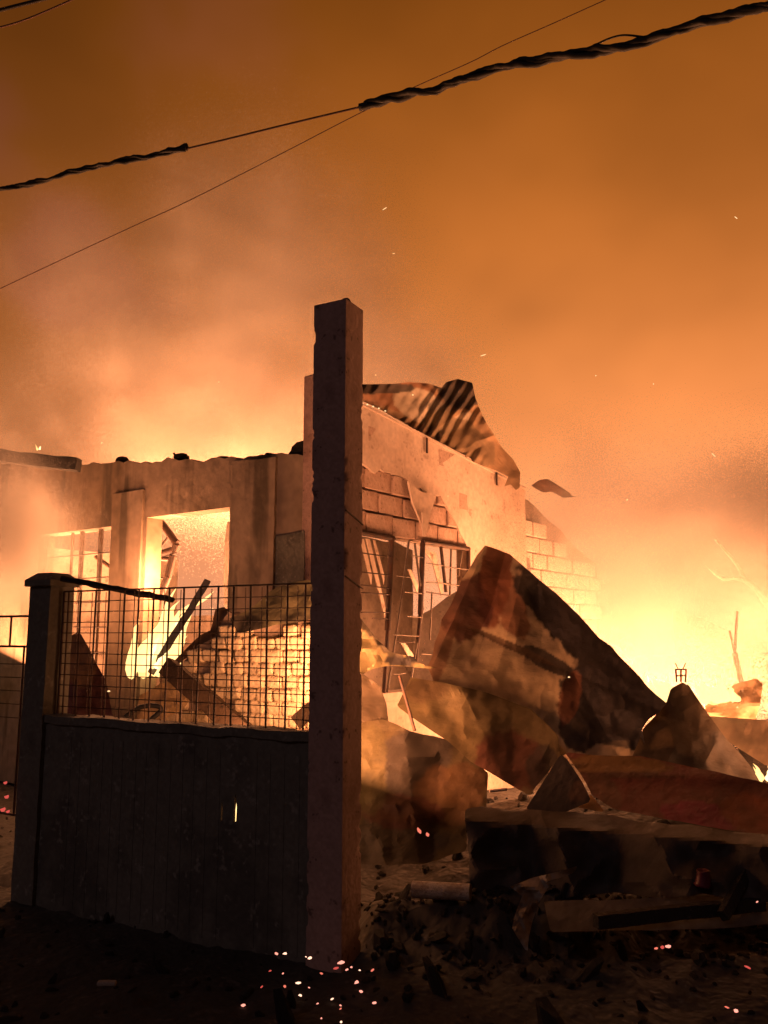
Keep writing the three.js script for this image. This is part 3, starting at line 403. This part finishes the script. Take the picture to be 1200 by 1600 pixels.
plank('burning_plank', 'slanted plank with flames along it in the doorway', at(236, 1052, 6.9), at(325, 908, 7.3), 0.055, 0.03, M.cloth);
plank('fallen_beam', 'long dark beam slanting down behind the grille', at(262, 1042, 6.1), at(405, 1165, 5.45), 0.13, 0.09, M.wood);
plank('fallen_beam', 'short dark timber end leaning at the post behind the grille', at(462, 1130, 5.5), at(500, 1098, 5.5), 0.1, 0.05, M.wood);
{
  const c = new THREE.CatmullRomCurve3([[196, 1120], [216, 1106], [245, 1103], [252, 1108], [236, 1124], [222, 1134]].map(([x, y]) => at(x, y, 5.75)));
  based(mesh('hose_loop', new THREE.TubeGeometry(c, 40, 0.017, 8), M.rubber), 'black bent loop of hose on the low wall behind the grille', 'hose');
}
{ // roof beam at the far left of the house
  const g = thing('roof_beam', 'burnt roof beam end resting on the house wall at the far left', 'beam', at(30, 728, 8.6));
  const a = at(-60, 702, 8.6).sub(g.position), b = at(122, 722, 8.6).sub(g.position), d = b.clone().sub(a), m = rough(new THREE.BoxGeometry(d.length(), 0.13, 0.16, 30, 3, 3), 0.05, 5);
  m.rotateZ(Math.atan2(d.y, d.x)); m.translate((a.x + b.x) / 2, (a.y + b.y) / 2 - 0.03, 0); mesh('beam', boxUV(m), M.char, g);
}

// ---------------------------------------------------------------- right: tree, sticks, scraps
{
  const g = thing('bare_tree', 'leafless scorched tree reaching in from the right edge', 'tree', at(1300, 1150, 10.6).setY(0)), P = (x, y) => at(x, y, 10.6).sub(g.position);
  const limb = (name, pts, r0, r1) => { const c = new THREE.CatmullRomCurve3(pts), t = new THREE.TubeGeometry(c, 30, 1, 7), p = t.attributes.position, v = V(0, 0, 0); for (let i = 0; i < p.count; i++) { const k = Math.floor(i / 8) / 30, q = c.getPointAt(clamp(k)); v.set(p.getX(i), p.getY(i), p.getZ(i)).sub(q).multiplyScalar(mix(r0, r1, k)).add(q); p.setXYZ(i, v.x, v.y, v.z); } t.computeVertexNormals(); mesh(name, boxUV(rough(t, 0.02, 7)), M.plaster, g); };
  limb('trunk', [V(0, 0, 0), P(1292, 1080), P(1262, 1010), P(1225, 970)], 0.17, 0.06); limb('limb', [P(1225, 970), P(1200, 945), P(1180, 918), P(1165, 905), P(1150, 880), P(1135, 862), P(1118, 842)], 0.055, 0.012); limb('limb', [P(1182, 920), P(1165, 908), P(1148, 904), P(1130, 905), P(1108, 890)], 0.04, 0.01); limb('limb', [P(1225, 970), P(1250, 920), P(1262, 860)], 0.05, 0.01);
}
{
  const g = thing('forked_stick', 'upright forked stick in the smoke near the right edge', 'stick', at(1150, 1065, 9.6)), P = (x, y) => at(x, y, 9.6).sub(g.position);
  mesh('stem', bar(P(1158, 1066), P(1148, 1020), 0.03), M.wood, g); mesh('prong', bar(P(1148, 1022), P(1152, 955), 0.016), M.wood, g); mesh('prong', bar(P(1148, 1022), P(1140, 985), 0.012), M.wood, g);
}
{
  const g = thing('lantern_scrap', 'small crumpled lantern frame with two wires on the pointed sheet tip', 'scrap', at(1063, 1066, 7.35)), P = (x, y) => at(x, y, 7.35).sub(g.position);
  for (const [a, b] of [[[1057, 1066], [1056, 1046]], [[1071, 1066], [1072, 1046]], [[1064, 1066], [1064, 1047]]]) mesh('upright', bar(P(...a), P(...b), 0.008), M.redWire, g);
  for (const [a, b] of [[[1055, 1046], [1073, 1046]], [[1057, 1056], [1072, 1055]]]) mesh('ring', bar(P(...a), P(...b), 0.007), M.redWire, g);
  mesh('wire', bar(P(1060, 1046), P(1055, 1036), 0.004), M.redWire, g); mesh('wire', bar(P(1067, 1046), P(1071, 1036), 0.004), M.redWire, g);
}
based(mesh('thin_rod', bar(at(624, 1056, 6.1), at(648, 1142, 5.95), 0.012), M.iron), 'thin dark rod standing in the gap below the torn strip', 'rod');
based(mesh('pale_pipe', rough(bar(at(645, 1390, 4.9), at(735, 1395, 4.8), 0.045, 12), 0.01, 9), M.cloth), 'pale pipe lying in the dark beside the black panel', 'pipe');
based(mesh('pale_pipe', bar(at(765, 1202 + 34, 5.75), at(792, 1233, 5.8), 0.01, 8), M.plaster), 'thin white pipe in the lit gap under the hanging sheet', 'pipe');
sheet('torn_cloth', 'torn pale cloth draped over dark debris at the bottom right', 'cloth', [[796, 1385], [830, 1372], [880, 1360], [905, 1352], [896, 1364], [850, 1378], [858, 1384], [842, 1410], [832, 1440], [824, 1490], [812, 1470], [800, 1450], [806, 1425], [816, 1400]], (x, y) => 4.35 + (x - 796) * 0.002 - (y - 1352) * 0.002 + 0.12 * crumple(x, y, 0.03, 6), stains([0.3, 0.26, 0.22], [[820, 1430, 30, 40, 0, BROWN, 0.6]], 0.04, 7), { div: 5, tear: 2 });
sheet('dark_slab', 'dark flat slab with a pale edge lying below the torn cloth', 'slab', [[850, 1408], [960, 1406], [1080, 1400], [1200, 1404], [1260, 1440], [1100, 1452], [860, 1456]], (x, y) => 4.5 - (y - 1400) * 0.006, stains([0.09, 0.085, 0.08], [], 0.03, 7), { div: 6, thick: 0.03, tear: 1 });
based(mesh('litter_scrap', box(0.085, 0.02, 0.03, 0, 0, 0).applyMatrix4(new THREE.Matrix4().makeTranslation(at(167, 1536, 3.9))), M.cloth), 'small pale scrap lying alone on the dark ground at lower left', 'scrap');
based(mesh('red_pot', rough(new THREE.LatheGeometry([[0, 0], [0.036, 0], [0.045, 0.006], [0.04, 0.012], [0.034, 0.04], [0.03, 0.062], [0.034, 0.066], [0.028, 0.068], [0, 0.06]].map(([a, b]) => new THREE.Vector2(a, b)), 18), 0.03, 18).translate(...at(1099, 1384, 4.35).toArray()), new THREE.MeshStandardMaterial({ color: new THREE.Color().setRGB(0.09, 0.004, 0.022), roughness: 0.5 })), 'small dark red pot among the debris at lower right', 'pot');
// loose rubble
{
  const geo = boxUV(toCreasedNormals(rough(new THREE.DodecahedronGeometry(1, 0), 1.3, 0.9), 0.1)), N = 2200, im = new THREE.InstancedMesh(geo, M.char, N), m = new THREE.Matrix4();
  for (let i = 0; i < N; i++) { const bankIt = i > 1400, x = bankIt ? rr(-0.1, 2.4) : rr(-4, 5), z = bankIt ? -4.85 + gauss() * 0.28 : rr(-8.2, -2.6), s = rr(0.006, 0.03) * (rnd() < 0.08 ? 2.2 : 1); m.compose(V(x, groundY(x, z) + s * 0.15, z), new THREE.Quaternion().setFromEuler(new THREE.Euler(rr(0, 6), rr(0, 6), rr(0, 6))), V(s * (rnd() < 0.15 ? 3 : 1), s * rr(0.3, 0.8), s * rr(0.5, 1.2))); im.setMatrixAt(i, m); }
  im.name = 'rubble'; im.castShadow = im.receiveShadow = true; tag(im, 'small black rubble and ash strewn over the ground', 'rubble', null, 'stuff'); scene.add(im);
}

plank('charred_timber', 'charred timber lying flat before the dark slab', at(930, 1440, 4.1), at(1190, 1412, 4.35), 0.06, 0.05, M.char);
plank('charred_timber', 'charred timber stub leaning on the slab beside the red pot', at(1130, 1432, 4.2), at(1172, 1352, 4.45), 0.05, 0.04, M.char);
// ---------------------------------------------------------------- overhead cables
function cableGeo(pts, r, strands, twist, wob) {
  const c = new THREE.CatmullRomCurve3(pts), L = c.getLength(), n = Math.ceil(L / 0.02), out = [];
  for (let s = 0; s < strands; s++) { const q = []; for (let i = 0; i <= n; i++) { const t = i / n, p = c.getPointAt(t), a = s / strands * 6.283 + t * L * twist + noise3(t * L * 3, s * 9, 1) * 2, k = r * (0.3 + wob * noise3(t * L * 4, s * 5 + 3, 4)); p.x += Math.cos(a) * k * 0.3; p.y += Math.cos(a) * k; p.z += Math.sin(a) * k; q.push(p); }
    out.push(rough(new THREE.TubeGeometry(new THREE.CatmullRomCurve3(q), n, r * (0.7 + 0.12 * (s % 2)), 7), 0.03, 14)); }
  return out;
}
const depthOf = (x) => 6.2 - x * 0.0021;
const CP = (list) => list.map(([x, y]) => at(x, y, depthOf(x)));
{
  const g = thing('power_cable', 'thick bundled power cable sagging across the top of the view', 'cable', at(0, 293, 6.2)), loc = (l) => CP(l).map((p) => p.sub(g.position));
  mesh('cable_bundle', cableGeo(loc([[568, 166], [620, 151], [680, 138], [760, 112], [850, 92], [940, 78], [1040, 54], [1120, 26], [1180, 14], [1260, 0]]), 0.021, 4, 9, 0.7), M.rubber, g);
  mesh('bare_wire', new THREE.TubeGeometry(new THREE.CatmullRomCurve3(loc([[284, 234], [340, 221], [450, 194], [572, 165]])), 30, 0.0075, 6), M.redWire, g);
  mesh('cable_bundle', cableGeo(loc([[-60, 300], [0, 294], [40, 288], [110, 270], [180, 254], [292, 231]]), 0.017, 3, 8, 0.8), M.rubber, g);
  for (const [x, y, r] of [[571, 165.5, 0.024], [287, 232.5, 0.019]]) { const p = loc([[x - 9, y + 2.2], [x + 5, y - 1.2]]); mesh('splice_clamp', rough(bar(p[0], p[1], r, 10), 0.01, 30), M.rubber, g); }
  mesh('loose_strand', new THREE.TubeGeometry(new THREE.CatmullRomCurve3(loc([[930, 70], [952, 60], [972, 55], [1010, 58]])), 20, 0.006, 5), M.rubber, g);
}
based(mesh('thin_wire', new THREE.TubeGeometry(new THREE.CatmullRomCurve3([[-40, 470], [100, 404], [216, 350], [286, 318], [440, 240], [560, 178], [652, 134], [742, 94], [780, 74], [870, 34], [990, -20]].map(([x, y]) => at(x, y, 8.5 - x * 0.001))), 80, 0.005, 5), M.redWire), 'thin single wire crossing behind the bundled cable', 'wire');
based(mesh('corner_wire', new THREE.TubeGeometry(new THREE.CatmullRomCurve3([[-40, 26], [30, 8], [110, -12]].map(([x, y]) => at(x, y, 5))), 20, 0.012, 6), M.rubber), 'short dark wire cutting the top left corner', 'wire');
based(mesh('corner_wire', new THREE.TubeGeometry(new THREE.CatmullRomCurve3([[-40, 52], [30, 34], [130, -8]].map(([x, y]) => at(x, y, 6.5))), 20, 0.008, 6), M.redWire), 'fainter lower wire in the top left corner', 'wire');

// ---------------------------------------------------------------- fires
function tongueGeo(h, r, lean, k) {
  const g = new THREE.LatheGeometry([[0, 0], [0.6, 0.04], [0.95, 0.14], [1, 0.24], [0.82, 0.38], [0.6, 0.52], [0.42, 0.66], [0.24, 0.8], [0.12, 0.91], [0, 1]].map(([a, b]) => new THREE.Vector2(a * r, b * h)), 12), p = g.attributes.position;
  for (let i = 0; i < p.count; i++) { const x = p.getX(i), q = p.getY(i), z = p.getZ(i), y = q / h, f = 2.2 / r, w = 1 + 1.3 * (fbm(x * f * 0.4 + k * 7, q * 5 / h, z * f * 0.4, 3) - 0.5);
    p.setXYZ(i, x * w + lean * y * y * h + (fbm(k * 5.1, y * 3.2, 2) - 0.5) * r * 3.2 * y, q * (1 + 0.25 * (noise3(x / r * 2, z / r * 2, k) - 0.5)), z * w * 0.7 + (fbm(k * 3.7, y * 3, 8) - 0.5) * r * 2.4 * y); }
  g.computeVertexNormals(); return g;
}
function fire(label, pos, size, n, cd, lift = 0.35, spread = 1, lean = 0, fat = 1) {     // cd: candela of the light it gives
  const g = thing('flame', label, 'flame', pos);
  mesh('flame_core', tongueGeo(size * 0.8, size * 0.2, lean, 1), M.flameCore, g);
  for (let k = 0; k < n; k++) mesh('flame_tongue', tongueGeo(size * rr(0.45, 1.2), size * fat * rr(0.07, 0.18), rr(-0.4, 0.4) + lean, k + 2).translate(rr(-1, 1) * size * 0.8 * spread, rr(-0.1, 0.1) * size, rr(-0.6, 0.6) * size * 0.6), M.flameTongue, g);
  if (cd) { const l = new THREE.PointLight(FIRE, cd); l.position.copy(pos).add(V(0, size + lift, 0)); l.castShadow = true; l.shadow.radius = 14; l.name = 'flame_light'; scene.add(l); }
  return g;
}
const inside3 = (x, y, z) => FA.world(x, y, z);
fire('tall white hot flames inside the doorway behind the slanted plank', at(243, 1052, 8.4), 0.75, 14, 24, 0.2, 0.3, 0.4);
fire('flames deep inside the house behind the left window', inside3(-4.6, FLOOR, -1.8), 0.4, 7, 26, 0.6);
fire('flames low in the middle of the house', inside3(-2.9, FLOOR, -2.4), 0.5, 12, 0, 0, 2.2);
{ // upward light added inside the burning house to brighten the smoke above
  const l = new THREE.RectAreaLight(FIRE, 56, 4.0, 1.6); l.position.copy(inside3(-3.7, 1.9, -1.9)); l.lookAt(l.position.clone().add(V(0, 1, 0.001))); l.name = 'added_house_uplight'; scene.add(l);
}
fire('flames inside the house behind the partition near the side window', inside3(-0.9, FLOOR, -2.2), 0.4, 6, 4.5, 0.6);
fire('row of yellow flames between the pointed sheet and rounded sheet', at(1080, 1100, 8.9), 0.27, 24, 0, 0, 2.2, -0.15, 1.8);
fire('flames hidden behind the long edge of the largest sheet', at(960, 1130, 8.5), 0.3, 8, 0);
{ // the flames standing in the yard between the largest sheet and the side wall
  const l = new THREE.RectAreaLight(FIRE, 54, 1.6, 0.8); l.position.copy(at(985, 1090, 8.35)); l.lookAt(l.position.clone().add(V(-2.27, 1.3, 0.3))); l.name = 'yard_fire_light'; scene.add(l);
}
{ // wide bed of burning debris behind the sheets: the light of all its flames together
  const l = new THREE.RectAreaLight(FIRE, 56, 4.4, 1.5); l.position.copy(at(1090, 1090, 10).setY(0.55)); l.lookAt(l.position.clone().add(V(-0.3, 1, 0.12))); l.name = 'fire_bed_light'; scene.add(l);
}
fire('flames of the burning debris bed low in the smoke at the right', at(1010, 1110, 10.4), 0.35, 14, 0, 0, 2.5, 0, 1.5);
fire('white hot flame at the right edge beside the pointed sheet', at(1203, 1222, 7.4), 0.2, 5, 3, 0.1);
fire('flames in the yard behind the middle of the low fence wall', at(366, 1262, 5.28).add(V(0, -0.2, 0)), 0.34, 6, 3.2, 0.25, 0.3);
fire('flames in the yard hidden behind the tall post', at(524, 1200, 5.5), 0.36, 7, 0, 0, 0.2);
{ // flames behind the post: light aimed one way only, keeping the foreground dark
  const l = new THREE.RectAreaLight(FIRE, 125, 0.42, 0.7); l.position.copy(at(524, 1110, 5.45)); l.lookAt(l.position.clone().add(V(0.5, 0.75, -0.85))); l.name = 'post_fire_light'; scene.add(l);
}
fire('flames beyond the house at the far left', at(-130, 1000, 9.0), 0.5, 7, 0);
{ // the burning yard beyond the left end of the house
  const l = new THREE.RectAreaLight(FIRE, 34, 2.0, 1.2); l.position.copy(at(-110, 1040, 8.9)); l.lookAt(l.position.clone().add(V(0.2, 1, 0.12))); l.name = 'left_yard_fire_light'; scene.add(l);
}
fire('flames clinging to the lower end of the slanted plank in the doorway', at(247, 1046, 6.8), 0.2, 6, 0, 0, 0.3, 0.5);
fire('small flame licking over the upper edge of the largest sheet', at(896, 962, 8.4), 0.1, 4, 0);
fire('small flame licking over the lower edge of the largest sheet', at(1012, 1066, 7.8), 0.09, 4, 0);
fire('small yellow flame on the burnt roof beam', at(62, 703, 8.6), 0.06, 2, 0);

// ---------------------------------------------------------------- smoke: clusters of fine drifting soot flakes
const flake = new THREE.MeshPhysicalMaterial({ color: new THREE.Color().setRGB(0.86, 0.82, 0.77), roughness: 1, transmission: 0.5, thickness: 0, transparent: true, opacity: 0.25, side: THREE.DoubleSide, specularIntensity: 0 });
const puffs = [0, 1].map(() => {
  const N = 40000, pos = new Float32Array(N * 9), nor = new Float32Array(N * 9), s = 0.0054, a = V(0, 0, 0), q = new THREE.Quaternion();
  for (let i = 0; i < N; i++) { a.set(gauss(), gauss(), gauss()).multiplyScalar(0.4); const r = a.length(); if (r > 1.3) a.multiplyScalar(1.3 / r); q.set(gauss(), gauss(), gauss(), gauss()).normalize();
    for (let k = 0; k < 3; k++) { const v = V(Math.cos(k * 2.094) * s, Math.sin(k * 2.094) * s, 0).applyQuaternion(q).add(a); v.toArray(pos, i * 9 + k * 3); const d = a.clone().normalize().addScaledVector(V(gauss(), gauss(), gauss()), 0.25).normalize(); d.toArray(nor, i * 9 + k * 3); } }
  const g = new THREE.BufferGeometry(); g.setAttribute('position', new THREE.BufferAttribute(pos, 3)); g.setAttribute('normal', new THREE.BufferAttribute(nor, 3)); return g;
});
function smoke(label, n, place, r0, r1, kind = 0) {
  const im = new THREE.InstancedMesh(puffs[kind], flake, n), m = new THREE.Matrix4();
  for (let i = 0; i < n; i++) { const s = rr(r0, r1); m.compose(place(i / n), new THREE.Quaternion(gauss(), gauss(), gauss(), gauss()).normalize(), V(s * rr(0.8, 1.4), s * rr(0.7, 1.1), s)); im.setMatrixAt(i, m); }
  im.name = numbered('smoke'); tag(im, label, 'smoke', null, 'stuff'); scene.add(im);
}
smoke('bright smoke boiling out of the open top of the house', 240, () => { const y = 3.5 + 3.8 * Math.pow(rnd(), 1.25); return inside3(rr(-6, -0.4) - Math.max(0, y - 3) * 0.25, y, y < 4.4 ? rr(-3.2, -1.2) : rr(-3.6, -0.3)); }, 0.5, 0.95);
smoke('thick pale smoke over the right hand flames', 170, () => { const d = rr(9, 14); return at(rr(840, 1300), rr(765, 1090), d); }, 0.5, 1.2, 1);
smoke('smoke drifting across the left end of the house front', 72, () => at(gauss() * 42 + 10, gauss() * 52 + 845, rr(7.3, 8.5)), 0.25, 0.55);
smoke('wide smoke bank behind the house', 50, () => { const d = rr(12, 16); return at(rr(-150, 1350), 1000 - Math.pow(rnd(), 1.4) * 300, d); }, 0.7, 1.2, 1);

// ---------------------------------------------------------------- sparks and embers
const chipGeo = [0, 1, 2].map((k) => { const g = new THREE.IcosahedronGeometry(1, 0); return rough(g.scale(1, 0.6, 0.8), 0.8, 1.1 + k); });
const ORD = ['leftmost', 'second', 'third', 'fourth', 'fifth', 'sixth', 'seventh', 'eighth', 'ninth', 'tenth', 'eleventh', 'twelfth', 'thirteenth', 'fourteenth', 'fifteenth', 'sixteenth', 'seventeenth', 'eighteenth', 'nineteenth', 'twentieth'];
function nth(all, one) { const L = all.slice().sort((a, b) => a - b), i = L.indexOf(one), r = L.length - 1 - i; return r === 0 ? 'rightmost' : i === 0 ? 'leftmost' : i <= r ? ORD[i] + ' from the left' : ORD[r] + ' from the right'; }
const SP = [[601, 326, 9, 0.6], [615, 396, 4, 0], [1150, 340, 6, -0.7], [1115, 711, 9, -0.8], [755, 555, 10, 0.3], [587, 586, 2, 0], [342, 597, 2, 0], [159, 692, 4, 1], [980, 781, 3, 0.5], [700, 775, 2, 0], [1021, 600, 2, 1.4], [931, 587, 2, 1]];
const spark0 = new THREE.Mesh(new THREE.CapsuleGeometry(0.5, 1, 2, 5), M.spark);
SP.forEach(([x, y, l, a], i) => { const s = spark0.clone(); s.name = numbered('glowing_spark'); s.position.copy(at(x, y, 6)); s.scale.set(0.006, Math.max(0.004, l * 0.0023), 0.006); s.rotation.z = -Math.PI / 2 + a; scene.add(s); tag(s, (l > 3.5 ? 'short bright spark streak in the smoky air, ' : 'tiny bright spark dot in the smoky air, ') + nth(SP.filter((q) => (q[2] > 3.5) === (l > 3.5)).map((q) => q[0]), x) + (l > 3.5 ? ' of the streaks' : ' of the dots'), 'spark', l > 3.5 ? 'spark streaks in the air' : 'spark dots in the air'); });
const EM = [[432, 1490, 5], [445, 1490, 4], [478, 1495, 3], [484, 1497, 5], [422, 1517, 3], [442, 1521, 3], [409, 1542, 4], [445, 1541, 5], [466, 1536, 5], [483, 1543, 3], [469, 1555, 4], [380, 1571, 6], [454, 1587, 4], [496, 1568, 3], [502, 1521, 4], [519, 1561, 4], [532, 1571, 3], [532, 1576, 3], [533, 1597, 4], [533, 1504, 7], [525, 1513, 5], [542, 1515, 4], [549, 1511, 4], [562, 1516, 4], [582, 1516, 6], [557, 1535, 6], [564, 1549, 5], [585, 1567, 6], [502, 1591, 3], [1025, 1482, 5], [1035, 1480, 7], [1044, 1479, 6], [1136, 1574, 6], [1150, 1579, 7], [1168, 1511, 6], [1183, 1409, 3]];
EM.forEach(([x, y, s], i) => { const e = new THREE.Mesh(chipGeo[i % 3], (x > 1160 && y > 1500) ? M.emberRed : [M.ember, M.emberDull, M.ember, M.emberHot, M.emberRed][Math.floor(rnd() * 5)]), r = ray(x, y); let d = 2.4; for (; d < 4.25; d += 0.01) { const q = at(x, y, d); if (q.y < groundY(q.x, q.z) + 0.03) break; } e.name = numbered('glowing_ember'); const p = at(x, y, d), k = s * d / F * 0.5; e.position.copy(p); e.scale.set(k * rr(0.9, 1.8), k * rr(0.6, 1.1), k); e.rotation.set(rr(0, 6), rr(-0.5, 0.5), rr(-0.5, 0.5)); scene.add(e);
  tag(e, 'small glowing ember, ' + nth(EM.filter((q) => (q[0] > 1000) === (x > 1000)).map((q) => q[0] + q[1] / 1e4), x + y / 1e4) + (x > 1000 ? ' among debris on the lower right ground' : ' on the dark ground below the tall post'), 'ember', x > 1000 ? 'embers at lower right' : 'embers scattered below the post'); });
for (const [x, y, s, nm] of [[8, 1223, 5, 'topmost'], [10, 1245, 6, 'second from the top'], [4, 1265, 7, 'lowest left'], [12, 1268, 5, 'lowest right'], [588, 1346, 6]]) { const e = new THREE.Mesh(chipGeo[1], M.emberRed), d = 5.6; e.name = numbered('glowing_ember'); e.position.copy(at(x, y, d)); e.scale.setScalar(s * d / F * 0.6); scene.add(e); tag(e, x > 100 ? 'dull red ember low beside the right foot of the post' : 'red glowing ember, ' + nm + ' of those at the left edge below the gate', 'ember', x > 100 ? null : 'red embers below the gate'); }
for (const [x, y, d, l, sx] of [[655, 1298, 5.35, 'glowing orange splinter on the low brown sheet beside the post', 3.2], [668, 1304, 5.35, 'fainter glowing splinter right of the orange splinter on the low brown sheet', 2], [1041, 1093, 7.2, 'bright ember at the right corner of the largest leaning sheet', 1], [1050, 1091, 7.3, 'faint ember just right of the largest sheet corner', 0.8], [1073, 1069, 7.25, 'bright ember at the tip of the pointed sheet', 1], [1145, 1097, 8.7, 'upper ember on the rounded warped sheet at the right edge', 1], [1152, 1105, 8.7, 'lower ember on the rounded warped sheet at the right edge', 1], [889, 1058, 6.9, 'lone ember in the dark patch of the largest leaning sheet', 0.9], [170, 1080, 5.7, 'tiny ember at the edge of the burnt board behind the grille', 0.8]]) { const e = new THREE.Mesh(chipGeo[2], sx > 1.5 ? M.emberDull : M.spark); e.name = numbered('glowing_ember'); e.position.copy(at(x, y, d)); e.scale.set(0.011, 0.011 * sx, 0.011); e.rotation.z = sx > 1.5 ? 0.6 : 0; scene.add(e); tag(e, l, 'ember'); }
const RE = [[566, 630], [574, 632], [583, 635], [592, 638], [602, 642], [668, 608], [645, 617]]; for (const [x, y] of RE) { const e = new THREE.Mesh(chipGeo[0], M.spark); e.name = numbered('glowing_ember'); e.position.copy(at(x, y, 7.1 + (x - 556) * 0.0092)); e.scale.setScalar(0.011); scene.add(e); tag(e, 'bright ember, ' + nth(RE.map((q) => q[0]), x) + ' on the crumpled corrugated roof sheet', 'ember', 'embers on the roof sheet'); }

scene.traverse((o) => { if (o.isMesh) { o.castShadow = true; o.receiveShadow = true; } });
renderer.render(scene, camera);
